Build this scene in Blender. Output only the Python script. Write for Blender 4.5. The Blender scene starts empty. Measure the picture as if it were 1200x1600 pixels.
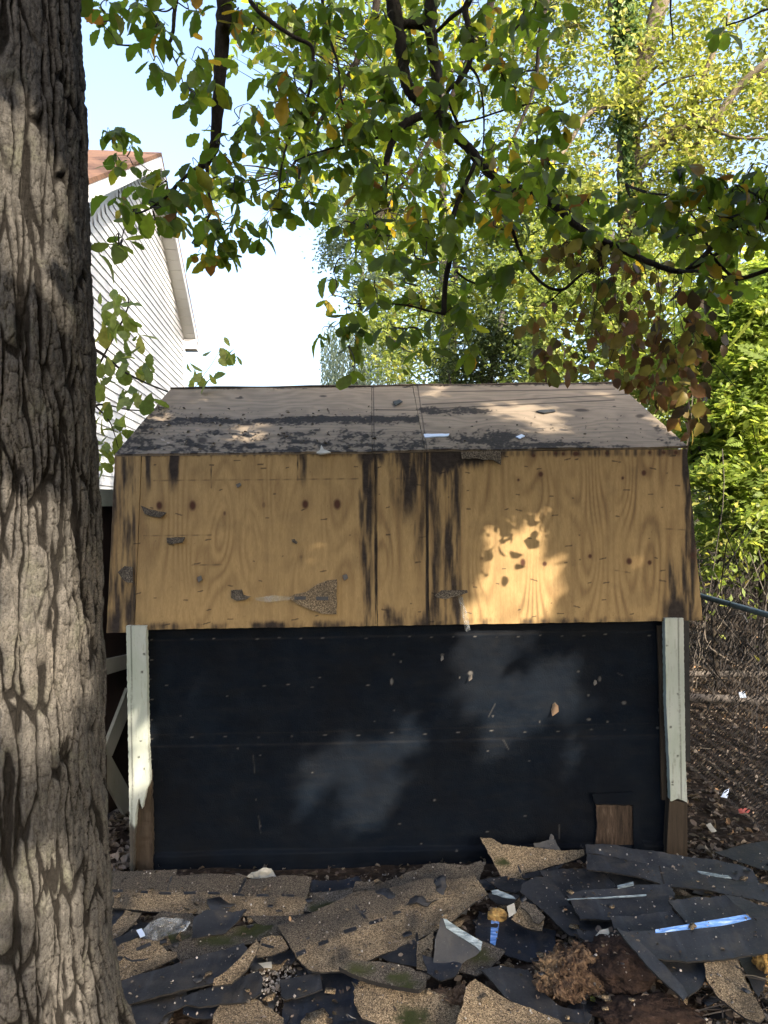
import bpy, math, random
import numpy as np
from mathutils import Vector, Matrix
from mathutils.geometry import delaunay_2d_cdt
R = math.radians
rng = np.random.default_rng(7)
random.seed(7)
SC = bpy.context.scene
COL = SC.collection

# ------------------------------------------------------------------ camera
FPX, PITCH, ROLL, CAMH = 1118.66, -0.0081, -0.0142, 1.8274       # focal length in pixels of the 1200x1600 photo
_f = np.array([0, math.cos(PITCH), math.sin(PITCH)])
_r0 = np.array([1.0, 0, 0]); _u0 = np.array([0, -math.sin(PITCH), math.cos(PITCH)])
_r = _r0*math.cos(ROLL) + _u0*math.sin(ROLL)
_u = _u0*math.cos(ROLL) - _r0*math.sin(ROLL)
CAM = np.array([0, 0, CAMH])
cd = bpy.data.cameras.new('camera'); cam = bpy.data.objects.new('camera', cd); COL.objects.link(cam)
cd.sensor_fit = 'AUTO'; cd.sensor_width = 36; cd.lens = 36*FPX/1600; cd.clip_end = 600; cd.clip_start = 0.05
cam.matrix_world = Matrix(((_r[0], _u[0], -_f[0], 0), (_r[1], _u[1], -_f[1], 0), (_r[2], _u[2], -_f[2], CAMH), (0, 0, 0, 1)))
SC.camera = cam

# ------------------------------------------------------------------ light
SUN = np.array([0.52, -0.66, 0.54]); SUN = SUN/np.linalg.norm(SUN)     # towards the sun
SUN_EL = math.asin(SUN[2]); SUN_AZ = math.atan2(SUN[0], SUN[1])        # azimuth from +Y, clockwise
w = bpy.data.worlds.new('World'); SC.world = w; w.use_nodes = True
nt = w.node_tree; nt.nodes.clear()
sky = nt.nodes.new('ShaderNodeTexSky'); sky.sky_type = 'NISHITA'; sky.sun_disc = False
sky.sun_elevation = SUN_EL; sky.sun_rotation = SUN_AZ; sky.air_density = 1.0; sky.dust_density = 6.0; sky.ozone_density = 1.0
bg = nt.nodes.new('ShaderNodeBackground'); bg.inputs[1].default_value = 0.15
wo = nt.nodes.new('ShaderNodeOutputWorld')
nt.links.new(sky.outputs[0], bg.inputs[0]); nt.links.new(bg.outputs[0], wo.inputs[0])
sd = bpy.data.lights.new('sun', 'SUN'); sd.energy = 3.9; sd.angle = R(0.53); sd.color = (1.0, 0.85, 0.66)
so = bpy.data.objects.new('sun', sd); COL.objects.link(so)
so.rotation_euler = Vector(SUN).to_track_quat('Z', 'Y').to_euler(); so.location = (3, -4, 9)
SC.view_settings.view_transform = 'Standard'; SC.view_settings.look = 'None'
SC.view_settings.exposure = 2.2; SC.view_settings.gamma = 1.0
SC.render.engine = 'CYCLES'
SC.cycles.max_bounces = 8; SC.cycles.transparent_max_bounces = 8; SC.cycles.caustics_reflective = False; SC.cycles.caustics_refractive = False
SC.cycles.use_denoising = True

# ------------------------------------------------------------------ maths helpers
def ray(px, py):
    a = (np.asarray(px, float)-600)/FPX; b = (np.asarray(py, float)-800)/FPX
    return _f + a[..., None]*_r - b[..., None]*_u
def on_plane(px, py, p0, n):
    d = ray(px, py); n = np.asarray(n, float); t = np.dot(np.asarray(p0, float)-CAM, n)/(d@n)
    return CAM + d*t[..., None]
def at(px, py, Y):                       # the point seen at a photo pixel, Y metres in front of the camera
    d = ray(px, py); return CAM + d*(Y/d[..., 1])[..., None]
def proj(P):
    P = np.asarray(P, float)-CAM; z = P@_f
    z = np.where(np.abs(z) < 1e-6, 1e-6, z)
    return 600+FPX*(P@_r)/z, 800-FPX*(P@_u)/z, z
def sstep(a, b, x):
    t = np.clip((x-a)/(b-a), 0, 1); return t*t*(3-2*t)
def _hash(ix, iy, s):
    h = (ix.astype(np.int64)*374761393 + iy.astype(np.int64)*668265263 + s*974634777) & 0xffffffff
    h = ((h ^ (h >> 13))*1274126177) & 0xffffffff
    return (h ^ (h >> 16)) & 0xffffffff
def pnoise(x, y, seed=0):                # 2D gradient noise, about -1..1
    x = np.asarray(x, float); y = np.asarray(y, float)
    x0 = np.floor(x); y0 = np.floor(y); fx = x-x0; fy = y-y0
    u = fx*fx*fx*(fx*(fx*6-15)+10); v = fy*fy*fy*(fy*(fy*6-15)+10)
    def g(dx, dy):
        a = _hash(x0+dx, y0+dy, seed)*(2*math.pi/4294967296.0)
        return np.cos(a)*(fx-dx)+np.sin(a)*(fy-dy)
    a = g(0, 0)*(1-u)+g(1, 0)*u; b = g(0, 1)*(1-u)+g(1, 1)*u
    return (a*(1-v)+b*v)*1.5
def fbm(x, y, o=4, seed=0, g=.5):
    s = 0; a = 1; t = 0
    for i in range(o):
        s = s+a*pnoise(x*2**i, y*2**i, seed+i*17); t += a; a *= g
    return s/t

def worley(x, y, seed=0, jit=.85):        # distance to the nearest cell border, and a random number per cell
    x = np.asarray(x, float); y = np.asarray(y, float); ix = np.floor(x); iy = np.floor(y)
    f1 = np.full(x.shape, 9.); f2 = np.full(x.shape, 9.); cid = np.zeros(x.shape)
    for dx in (-1, 0, 1):
        for dy in (-1, 0, 1):
            a = _hash(ix+dx, iy+dy, seed)/4294967296.; b = _hash(ix+dx, iy+dy, seed+7)/4294967296.; c = _hash(ix+dx, iy+dy, seed+13)/4294967296.
            d = np.hypot(ix+dx+.5+(a-.5)*jit-x, iy+dy+.5+(b-.5)*jit-y); nw = d < f1
            f2 = np.where(nw, f1, np.minimum(f2, d)); cid = np.where(nw, c, cid); f1 = np.where(nw, d, f1)
    return f2-f1, cid

# ------------------------------------------------------------------ mesh helpers
def mesh(name, V, F, mats, attrs=None, midx=None, smooth=False, parent=None, origin=None):
    """V (n,3) world coordinates; F int array (m,3|4) or list of lists; one object"""
    V = np.asarray(V, float)
    if parent is not None:
        root = parent
        while root.parent: root = root.parent
        M = np.array(root.matrix_basis.inverted()); V = V@M[:3, :3].T+M[:3, 3]
    elif origin is None:
        origin = np.array([(V[:, 0].min()+V[:, 0].max())/2, (V[:, 1].min()+V[:, 1].max())/2, V[:, 2].min()])
    if parent is None: V = V-origin
    me = bpy.data.meshes.new(name)
    if isinstance(F, np.ndarray):
        m, k = F.shape
        me.vertices.add(len(V)); me.vertices.foreach_set('co', V.astype(np.float32).ravel())
        me.loops.add(m*k); me.loops.foreach_set('vertex_index', F.astype(np.int32).ravel())
        me.polygons.add(m); me.polygons.foreach_set('loop_start', (np.arange(m)*k).astype(np.int32))
        me.update(calc_edges=True)
    else:
        me.from_pydata(V.tolist(), [], [list(map(int, f)) for f in F])
    for m_ in (mats if isinstance(mats, (list, tuple)) else [mats]): me.materials.append(m_)
    if midx is not None: me.polygons.foreach_set('material_index', np.asarray(midx, np.int32))
    if smooth: me.polygons.foreach_set('use_smooth', np.ones(len(me.polygons), bool))
    for k_, a in (attrs or {}).items():
        at_ = me.attributes.new(k_, 'FLOAT', 'POINT'); at_.data.foreach_set('value', np.asarray(a, np.float32).ravel())
    me.update()
    o = bpy.data.objects.new(name, me); COL.objects.link(o)
    if parent is not None: o.parent = parent
    else: o.location = origin
    return o
def tag(o, label=None, cat=None, group=None, kind=None):
    for k, v in (('label', label), ('category', cat), ('group', group), ('kind', kind)):
        if v: o[k] = v
    return o
def empty(name, loc, rz=0):
    o = bpy.data.objects.new(name, None); COL.objects.link(o); o.location = loc; o.rotation_euler = (0, 0, rz)
    o.empty_display_size = .2
    o.matrix_basis = Matrix.Translation(Vector(loc)) @ Matrix.Rotation(rz, 4, 'Z')
    return o
class MB:
    """collects pieces into one mesh"""
    def __init__(s): s.V = []; s.F = []; s.A = {}; s.M = []; s.n = 0
    def add(s, V, F, mi=0, **at_):
        V = np.asarray(V, float); s.V.append(V)
        for f in F: s.F.append([int(i)+s.n for i in f]); s.M.append(mi)
        for k in at_: s.A.setdefault(k, [])
        for k in s.A: s.A[k].append(np.broadcast_to(np.asarray(at_.get(k, 0.), float), (len(V),)))
        s.n += len(V)
    def tube(s, P, r, n=6, cap=True, mi=0, jit=0, **at_):
        P = np.asarray(P, float); m = len(P); r = np.broadcast_to(np.asarray(r, float), (m,))
        T = np.gradient(P, axis=0); T /= np.linalg.norm(T, axis=1)[:, None]+1e-9
        ref = np.array([0, 0, 1.]) if abs(T[0][2]) < .9 else np.array([1., 0, 0])
        V = []; a = np.arange(n)*2*math.pi/n
        N = np.cross(T[0], ref); N /= np.linalg.norm(N)
        for i in range(m):
            N = N-T[i]*np.dot(N, T[i]); N /= np.linalg.norm(N)+1e-9; B = np.cross(T[i], N)
            rr = r[i]*(1+(jit*rng.normal(size=n) if jit else 0))
            V.append(P[i]+(np.cos(a)*rr)[:, None]*N+(np.sin(a)*rr)[:, None]*B)
        V = np.concatenate(V); F = []
        for i in range(m-1):
            for j in range(n):
                k = (j+1) % n; F.append((i*n+j, i*n+k, (i+1)*n+k, (i+1)*n+j))
        if cap: F.append(list(range(n))[::-1]); F.append([(m-1)*n+j for j in range(n)])
        s.add(V, F, mi, **at_)
    def box(s, c0, c1, mi=0, M=None, **at_):
        x0, y0, z0 = c0; x1, y1, z1 = c1
        V = np.array([(x0,y0,z0),(x1,y0,z0),(x1,y1,z0),(x0,y1,z0),(x0,y0,z1),(x1,y0,z1),(x1,y1,z1),(x0,y1,z1)], float)
        if M is not None: V = V@M[:3, :3].T+M[:3, 3]
        s.add(V, [(0,3,2,1),(4,5,6,7),(0,1,5,4),(1,2,6,5),(2,3,7,6),(3,0,4,7)], mi, **at_)
    def build(s, name, mats, parent=None, smooth=False, origin=None):
        return mesh(name, np.concatenate(s.V), s.F, mats, {k: np.concatenate(v) for k, v in s.A.items()}, s.M, smooth, parent, origin)
def grid_faces(nu, nv, wrap=False):
    i, j = np.meshgrid(np.arange(nv-1), np.arange(nu if wrap else nu-1), indexing='ij')
    i = i.ravel(); j = j.ravel(); k = (j+1) % nu
    return np.stack([i*nu+j, i*nu+k, (i+1)*nu+k, (i+1)*nu+j], 1)
def spline(P, n=8):
    P = np.asarray(P, float); out = []
    Q = np.vstack([2*P[0]-P[1], P, 2*P[-1]-P[-2]])
    for i in range(1, len(Q)-2):
        t = np.linspace(0, 1, n, endpoint=False)[:, None]; a, b, c, d = Q[i-1], Q[i], Q[i+1], Q[i+2]
        out.append(.5*((2*b)+(c-a)*t+(2*a-5*b+4*c-d)*t*t+(3*b-a-3*c+d)*t**3))
    out.append(P[-1:]); return np.vstack(out)

# ------------------------------------------------------------------ materials
class NT:
    def __init__(s, name):
        s.m = bpy.data.materials.new(name); s.m.use_nodes = True; s.t = s.m.node_tree; s.t.nodes.clear()
        s.out = s.n('OutputMaterial')
    def n(s, ty, ins=None, **kw):
        nd = s.t.nodes.new('ShaderNode'+ty)
        for k, v in kw.items(): setattr(nd, k, v)
        for k, v in (ins or {}).items(): s.set(nd, k, v)
        return nd
    def set(s, nd, k, v):
        i = nd.inputs[k]
        if isinstance(v, bpy.types.NodeSocket): s.t.links.new(v, i)
        elif isinstance(v, bpy.types.Node): s.t.links.new(v.outputs[0], i)
        else:
            if isinstance(v, tuple) and len(v) == 3 and i.type == 'RGBA': v = v+(1,)
            i.default_value = v
    def obj(s): return s.n('TexCoord').outputs['Object']
    def attr(s, k): return s.n('Attribute', attribute_name=k).outputs['Fac']
    def noise(s, scale, detail=4, rough=.5, vec=None, stretch=None, dist=0):
        v = vec or s.obj()
        if stretch: v = s.n('Mapping', {'Vector': v, 'Scale': stretch}).outputs[0]
        return s.n('TexNoise', {'Vector': v, 'Scale': scale, 'Detail': detail, 'Roughness': rough, 'Distortion': dist}).outputs['Fac']
    def ramp(s, fac, stops, interp='LINEAR'):
        nd = s.n('ValToRGB', {'Fac': fac}); cr = nd.color_ramp; cr.interpolation = interp
        while len(cr.elements) < len(stops): cr.elements.new(.5)
        for e, (p, c) in zip(cr.elements, stops):
            e.position = p; e.color = (c, c, c, 1) if isinstance(c, (int, float)) else tuple(c)+(1,)
        return nd.outputs[0]
    def mix(s, f, a, b, mode='MIX'):
        nd = s.n('Mix', data_type='RGBA', blend_type=mode)
        s.set(nd, 0, f); s.set(nd, 6, a); s.set(nd, 7, b); return nd.outputs[2]
    def math(s, op, a, b=0., clamp=False):
        nd = s.n('Math', operation=op, use_clamp=clamp); s.set(nd, 0, a); s.set(nd, 1, b); return nd.outputs[0]
    def bump(s, h, dist, strength=1., normal=None):
        nd = s.n('Bump', {'Height': h, 'Distance': dist, 'Strength': strength})
        if normal is not None: s.set(nd, 'Normal', normal)
        return nd.outputs[0]
    def pbr(s, col, rough=.7, normal=None, spec=.4, metal=0.):
        p = s.n('BsdfPrincipled', {'Base Color': col, 'Roughness': rough, 'Metallic': metal, 'Specular IOR Level': spec})
        if normal is not None: s.set(p, 'Normal', normal)
        s.set(s.out, 0, p); s.p = p
        return s.m

def leaf_mat(name, stops, trans=.45, rough=.5, tcol=(1.5, 1.5, .95)):
    t = NT(name); c = t.ramp(t.attr('rnd'), stops)
    nz = t.noise(35, 2)
    c = t.mix(t.ramp(nz, [(.35, 0.), (.7, .45)]), c, (.05, .045, .012))
    p = t.n('BsdfPrincipled', {'Base Color': c, 'Roughness': rough, 'Specular IOR Level': .35})
    tc = t.mix(1., c, tcol, 'MULTIPLY')
    tr = t.n('BsdfTranslucent', {'Color': tc})
    mx = t.n('MixShader', {0: trans, 1: p, 2: tr}); t.set(t.out, 0, mx); return t.m
M = {}
M['oak_leaf'] = leaf_mat('oak leaf', [(0, (.035, .07, .016)), (.3, (.08, .135, .026)), (.78, (.18, .24, .04)), (.88, (.24, .23, .035)), (.95, (.30, .17, .03)), (1, (.13, .055, .025))], .62, .5, (2.1, 2.0, .8))
M['crown_leaf'] = leaf_mat('crown leaf', [(0, (.035, .075, .016)), (1, (.08, .13, .025))], .3)
M['vine_leaf'] = leaf_mat('vine leaf', [(0, (.10, .12, .03)), (.3, (.16, .15, .035)), (.5, (.19, .14, .04)), (.62, (.05, .035, .02)), (.75, (.20, .09, .04)), (.9, (.11, .055, .03)), (1, (.04, .026, .018))], .5)
M['yellow_leaf'] = leaf_mat('yellow leaf', [(0, (.11, .155, .045)), (.4, (.18, .225, .055)), (.75, (.29, .31, .08)), (.9, (.40, .36, .17)), (1, (.34, .2, .10))], .5)
M['green_leaf'] = leaf_mat('green leaf', [(0, (.08, .125, .04)), (.4, (.15, .21, .05)), (.8, (.25, .29, .07)), (1, (.34, .30, .08))], .5)
M['bright_leaf'] = leaf_mat('bright leaf', [(0, (.08, .13, .035)), (.5, (.18, .26, .05)), (.9, (.32, .36, .08)), (1, (.38, .30, .08))], .55)
M['dark_leaf'] = leaf_mat('dark leaf', [(0, (.02, .04, .015)), (1, (.06, .095, .03))], .2)
M['haze_leaf'] = leaf_mat('haze tinted leaf', [(0, (.12, .17, .14)), (1, (.22, .28, .22))], .45)  # overexposed haze of the far trees is put into this pale colour
M['ivy_leaf'] = leaf_mat('ivy leaf', [(0, (.04, .10, .03)), (.8, (.09, .17, .04)), (1, (.2, .22, .05))], .3)
M['dry_leaf'] = leaf_mat('dry leaf', [(0, (.020, .014, .012)), (.4, (.068, .049, .040)), (.75, (.15, .118, .097)), (.92, (.25, .215, .185)), (1, (.34, .19, .09))], .1, .7)

def bark_mat(name, c0, c1, c2):
    t = NT(name); f = t.attr('crev'); n1 = t.noise(9, 5, .6); n2 = t.noise(70, 4, .65, stretch=(1, 1, .35)); n3 = t.noise(3.2, 3, .5, stretch=(1, 1, .5))
    c = t.ramp(n3, [(.3, c0), (.55, c1), (.72, c2)])
    c = t.mix(t.ramp(n2, [(.3, .0), (.75, .75)]), c, tuple(v*.45 for v in c0))
    c = t.mix(t.ramp(n1, [(.55, 0.), (.75, .35)]), c, (.13, .14, .09))
    n4 = t.noise(190, 4, .7); c = t.mix(t.ramp(n4, [(.36, .7), (.52, 0.)]), c, tuple(v*.35 for v in c0))
    c = t.mix(t.ramp(f, [(.08, 0.), (.5, .97)]), c, (.009, .008, .007))
    b = t.bump(n2, .012, 1.); b = t.bump(n4, .004, 1., b)
    return t.pbr(c, .9, b, .15)
M['bark'] = bark_mat('furrowed bark', (.068, .066, .062), (.108, .102, .094), (.175, .158, .136))
M['branch'] = bark_mat('branch bark', (.03, .025, .02), (.05, .04, .032), (.085, .07, .055))
M['pale_bark'] = bark_mat('pale bark', (.13, .11, .085), (.20, .17, .13), (.28, .24, .19))

# plywood: masks come as vertex attributes (grain, stain, mark, knot), fine fibre from nodes
def ply_mat(name, lo, hi, stain, horiz=False):
    t = NT(name); g = t.attr('grain'); s = t.attr('stain'); k = t.attr('knot'); m = t.attr('mark')
    st = (1, 1, .04) if not horiz else (.04, 1, 1)
    fib = t.noise(260, 3, .7, stretch=st); fib2 = t.noise(60, 3, .6, stretch=st)
    big = t.noise(2.5, 4, .55)
    c = t.mix(g, hi, lo)
    c = t.mix(t.ramp(fib, [(.35, 0.), (.75, .32)]), c, tuple(v*.55 for v in lo))
    c = t.mix(t.ramp(fib2, [(.4, 0.), (.7, .22)]), c, tuple(v*.6 for v in lo))
    c = t.mix(t.ramp(big, [(.4, 0.), (.68, .28)]), c, tuple(v*.62 for v in hi))
    sc = t.ramp(t.noise(40, 4, .6), [(.3, stain), (.7, tuple(v*2.2+.004 for v in stain))])
    c = t.mix(s, c, sc)
    c = t.mix(k, c, (.045, .018, .010))
    c = t.mix(m, c, (.012, .009, .008))
    b = t.bump(fib, .0012, .6); b = t.bump(t.noise(120, 3), .002, t.math('MULTIPLY', s, .8), b)
    return t.pbr(c, .78, b, .2)
M['ply'] = ply_mat('amber plywood', (.150, .095, .043), (.290, .200, .092), (.011, .008, .0065))
M['ply_grey'] = ply_mat('weathered plywood', (.118, .097, .074), (.215, .179, .139), (.009, .0075, .0065), True)

t = NT('tar paper'); s = t.attr('mark'); d = t.attr('dust')
n = t.noise(6, 5, .6); n2 = t.noise(160, 3, .6)
c = t.mix(t.ramp(n, [(.35, 0.), (.7, 1.)]), (.0021, .0044, .0088), (.0046, .0075, .0124))
c = t.mix(t.ramp(t.noise(22, 5, .75, stretch=(.22, 1, 1)), [(.46, 0.), (.76, .6)]), c, (.0100, .0112, .0130))
c = t.mix(t.ramp(t.noise(2.2, 5, .65), [(.4, 0.), (.7, .6)]), c, (.0035, .0035, .004))
c = t.mix(d, c, (.032, .028, .024)); c = t.mix(s, c, (.13, .125, .12))
M['tar'] = t.pbr(c, .7, t.bump(n2, .002, .8, t.bump(n, .01, .35)), .05)

t = NT('black side'); n = t.noise(14, 4)
M['black'] = t.pbr(t.ramp(n, [(.3, (.008, .009, .011)), (.7, (.02, .02, .022))]), .8)

# shingles: mineral granules / bitumen back
def granule(name, a, b, dark, dirt):
    t = NT(name); o = t.obj()
    v = t.n('TexVoronoi', {'Vector': o, 'Scale': 380.}); gcol = t.n('SeparateColor', {0: v.outputs['Color']}).outputs[0]
    c = t.ramp(gcol, [(0, dark), (.22, tuple(x*.6 for x in a)), (.5, a), (.82, b), (1, tuple(min(1, x*1.6) for x in b))])
    sp = t.noise(110, 3, .7)
    c = t.mix(t.ramp(sp, [(.52, 0.), (.66, .75)]), c, dark)
    c = t.mix(t.ramp(t.noise(7, 4, .6), [(.42, 0.), (.62, dirt)]), c, (.025, .022, .018))
    c = t.mix(t.attr('worn'), c, t.mix(t.ramp(gcol, [(.2, 0.), (.9, 1.)]), (.018, .015, .012), (.115, .10, .080)))
    c = t.mix(t.attr('moss'), c, t.mix(sp, (.012, .014, .006), (.045, .055, .015)))
    return t.pbr(c, .9, t.bump(gcol, .0015, .8, t.bump(sp, .004, .4)), .2)
M['tan'] = granule('tan granules', (.200, .148, .088), (.31, .240, .155), (.020, .015, .011), .45)
M['grey'] = granule('worn grey granules', (.095, .082, .066), (.17, .15, .125), (.015, .013, .011), .7)
def felt(name, a, b, rough, blue=0.):
    t = NT(name); n = t.noise(5, 5, .6); n2 = t.noise(90, 4, .7); sc = t.noise(26, 3, .6, stretch=(1, .12, 1))
    c = t.mix(t.ramp(n, [(.35, 0.), (.65, 1.)]), a, b)
    c = t.mix(t.ramp(sc, [(.55, 0.), (.75, .5)]), c, tuple(x*2.4 for x in b))
    c = t.mix(t.ramp(t.n('TexVoronoi', {'Vector': t.obj(), 'Scale': 55.}).outputs['Distance'], [(.05, .7), (.10, 0.)]), c, (.15, .13, .11))
    c = t.mix(t.ramp(t.noise(14, 5, .7), [(.5, 0.), (.68, .55)]), c, (.045, .038, .03))
    c = t.mix(t.attr('worn'), c, (.10, .09, .08))
    rr = t.ramp(n2, [(.3, rough-.08), (.7, rough+.12)])
    return t.pbr(c, rr, t.bump(n2, .0015, .5, t.bump(n, .01, .3)), .5)
M['felt'] = felt('bitumen back', (.0060, .0078, .0115), (.014, .0165, .021), .56)
M['felt_navy'] = felt('blue black bitumen', (.0050, .0080, .015), (.010, .014, .022), .45)
M['edge'] = (lambda t: t.pbr((.012, .011, .010), .9))(NT('shingle edge'))
M['tape'] = (lambda t: t.pbr(t.ramp(t.noise(60, 4, .7, stretch=(.2, 1, 1)), [(.35, (.05, .14, .42)), (.55, (.16, .34, .75)), (.72, (.55, .68, .9))]), .22, t.bump(t.noise(50, 3), .004, .8), .6))(NT('blue film strip'))
M['film'] = (lambda t: t.pbr(t.ramp(t.noise(70, 4, .7, stretch=(.2, 1, 1)), [(.4, (.10, .13, .15)), (.65, (.35, .42, .45))]), .25, t.bump(t.noise(50, 3), .004, .8), .6))(NT('clear film strip'))
def paint_mat(name, col):
    t = NT(name); rot = t.attr('rot'); n = t.noise(9, 5, .6, stretch=(1, 1, .4)); n2 = t.noise(60, 4, .65, stretch=(1, 1, .2))
    c = t.mix(t.ramp(n, [(.4, 0.), (.72, .55)]), col, (col[0]*.62, col[1]*.72, col[2]*.60))
    c = t.mix(t.ramp(n2, [(.62, 0.), (.72, .5)]), c, (.18, .17, .12))
    wd = t.ramp(n2, [(.35, (.008, .006, .005)), (.65, (.032, .02, .013)), (.85, (.08, .05, .032))])
    c = t.mix(rot, c, wd); c = t.mix(t.attr('mark'), c, (.02, .018, .016))
    return t.pbr(c, .6, t.bump(n2, .003, .5), .35)
M['paint'] = paint_mat('weathered white paint', (.33, .36, .335))
M['brace_paint'] = paint_mat('grey white brace paint', (.30, .30, .27))  # slightly darker, less green mix for the door braces
t = NT('rotten wood'); n2 = t.noise(50, 5, .7, stretch=(1, 1, .15))
M['rotwood'] = t.pbr(t.ramp(n2, [(.3, (.012, .009, .007)), (.55, (.045, .031, .022)), (.75, (.12, .09, .066))]), .9, t.bump(n2, .006, .9), .2)
t = NT('brown board'); n2 = t.noise(40, 4, .6, stretch=(1, 1, .1))
M['board'] = t.pbr(t.ramp(n2, [(.3, (.020, .015, .011)), (.7, (.05, .038, .027))]), .85, t.bump(n2, .003, .6), .2)
t = NT('dark hardboard'); n = t.noise(5, 4)
M['doorback'] = t.pbr(t.ramp(n, [(.35, (.012, .008, .007)), (.7, (.028, .018, .015))]), .7, None, .3)
t = NT('vinyl siding')
M['siding'] = t.pbr(t.ramp(t.noise(2, 3), [(.3, (.34, .36, .40)), (.7, (.42, .435, .47))]), .45)
M['trim'] = (lambda t: t.pbr((.42, .43, .45), .4))(NT('white trim'))
M['soffit'] = (lambda t: t.pbr((.42, .42, .40), .5))(NT('soffit'))
t = NT('brown roof shingle'); o = t.obj()
br = t.n('TexBrick', {'Vector': t.n('Mapping', {'Vector': o, 'Scale': (1., 1., 1.)}).outputs[0], 'Scale': 6., 'Color1': (.24, .10, .045, 1), 'Color2': (.15, .062, .032, 1), 'Mortar': (.07, .035, .025, 1), 'Mortar Size': .02, 'Row Height': .9, 'Brick Width': 2.2}).outputs[0]
zc = t.n('SeparateXYZ', {0: o}).outputs[2]; fr = t.math('FRACT', t.math('MULTIPLY', zc, 11.)); br = t.mix(t.ramp(fr, [(.0, 1.), (.22, 0.), (1, 0.)]), t.ramp(t.noise(3, 4, .7, stretch=(1, 1, 6)), [(.35, (.045, .021, .012)), (.6, (.10, .050, .028))]), (.02, .011, .008))
M['houseroof'] = t.pbr(t.mix(t.ramp(t.noise(30, 3), [(.4, 0.), (.7, .4)]), br, (.13, .075, .045)), .9)
t = NT('window glass'); M['glass'] = t.pbr((.05, .07, .10), .08, None, .6)
t = NT('galvanised rail'); M['rail'] = t.pbr(t.ramp(t.noise(30, 3), [(.3, (.09, .125, .125)), (.7, (.15, .19, .19))]), .32, None, .6, .35)
M['wire'] = (lambda t: t.pbr((.008, .009, .010), .45))(NT('black vinyl wire'))
# ground
t = NT('leafy dirt'); o = t.obj(); n = t.noise(3, 5, .6); v = t.n('TexVoronoi', {'Vector': o, 'Scale': 38.}); vc = t.n('SeparateColor', {0: v.outputs['Color']}).outputs[0]
c = t.ramp(vc, [(0, (.016, .011, .008)), (.5, (.026, .018, .013)), (.85, (.048, .034, .025)), (1, (.09, .068, .052))])
c = t.mix(t.ramp(n, [(.4, 0.), (.6, .7)]), c, (.018, .013, .010))
M['dirt'] = t.pbr(c, .95, t.bump(vc, .02, .8, t.bump(t.noise(30, 4), .02, .8)), .15)
t = NT('lawn'); M['gravelmat'] = t.pbr(t.ramp(t.attr('rnd'), [(0, (.10, .09, .08)), (.6, (.28, .25, .22)), (1, (.55, .52, .48))]), .8)
t = NT('fibrous brown'); o = t.obj(); n1 = t.noise(26, 6, .72, dist=1.5); n2 = t.noise(9, 3)
c = t.ramp(n1, [(.3, (.018, .011, .008)), (.45, (.078, .048, .031)), (.6, (.175, .115, .073)), (.75, (.33, .24, .155))])
M['fibre'] = t.pbr(t.mix(t.ramp(n2, [(.45, 0.), (.7, .5)]), c, (.34, .24, .14)), .9, t.bump(n1, .02, 1.), .2)
t = NT('dark peat'); n1 = t.noise(22, 6, .7)
M['peat'] = t.pbr(t.ramp(n1, [(.3, (.010, .007, .006)), (.6, (.035, .022, .017)), (.8, (.09, .06, .045))]), .95, t.bump(n1, .02, 1.), .15)
M['twig'] = (lambda t: t.pbr(t.ramp(t.attr('rnd'), [(0, (.010, .008, .008)), (.7, (.035, .030, .027)), (.93, (.07, .06, .05)), (1, (.2, .18, .15))]), .85))(NT('dry twig'))
M['log'] = (lambda t: t.pbr(t.ramp(t.noise(20, 4, stretch=(.2, 1, 1)), [(.3, (.05, .045, .042)), (.7, (.13, .115, .105))]), .9))(NT('grey log'))
t = NT('clear plastic'); n1 = t.noise(16, 4, .7, dist=1)
gl = t.n('BsdfPrincipled', {'Base Color': (.8, .85, .88), 'Roughness': .12, 'Specular IOR Level': .6, 'Normal': t.bump(n1, .02, 1.)})
tr = t.n('BsdfTransparent', {'Color': (.95, .97, .98)})
mx = t.n('MixShader', {0: t.ramp(n1, [(.45, .03), (.7, .2)]), 1: tr, 2: gl}); t.set(t.out, 0, mx); M['plastic'] = t.m
M['paper'] = (lambda t: t.pbr(t.ramp(t.noise(20, 3), [(.3, (.22, .22, .19)), (.7, (.36, .35, .31))]), .8))(NT('scrap paper'))
M['bluewhite'] = (lambda t: t.pbr((.45, .55, .72), .4))(NT('pale blue wrapper'))
M['red'] = (lambda t: t.pbr((.24, .05, .035), .5))(NT('red wrapper'))
M['chewed'] = (lambda t: t.pbr(t.ramp(t.noise(40, 4, .7), [(.35, (.16, .09, .035)), (.55, (.45, .27, .08)), (.75, (.62, .46, .18))]), .9, t.bump(t.noise(60, 4), .008, 1.)))(NT('yellow rotten foam'))

# ------------------------------------------------------------------ ground
def box_w(x, a, b, s): return sstep(a-s, a+s, x)*(1-sstep(b-s, b+s, x))
def ground_z(x, y):
    x = np.asarray(x, float); y = np.asarray(y, float)
    z = -.03+.022*fbm(x*1.3, y*1.3, 4, 3)+.012*fbm(x*7, y*7, 3, 5)
    z = z+.055*box_w(x, -1.3, 2.1, .35)*box_w(y, 2.1, 3.35, .3)*(1+.5*pnoise(x*1.9, y*1.9, 9))
    z = z+.10*np.exp(-(((x-.95)/.33)**2+((y-2.62)/.22)**2))*1.0            # dug up heap of earth at the lower right
    d = np.hypot(x, y-4); z = z+.25*sstep(9, 30, d)*fbm(x*.08, y*.08, 3, 8)*3
    z = z+1.2*sstep(10, 40, y)*sstep(2, 12, x)
    return z
def nonuni(a, b, st, far, k=26):
    inner = np.arange(a, b+1e-6, st); g = np.geomspace(st*2, far, k)
    return np.concatenate([a-g[::-1], inner, b+g])
gx = nonuni(-2.6, 4.2, .022, 220); gy = nonuni(1.6, 8.0, .026, 220)
X, Y = np.meshgrid(gx, gy); Z = ground_z(X, Y)
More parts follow.
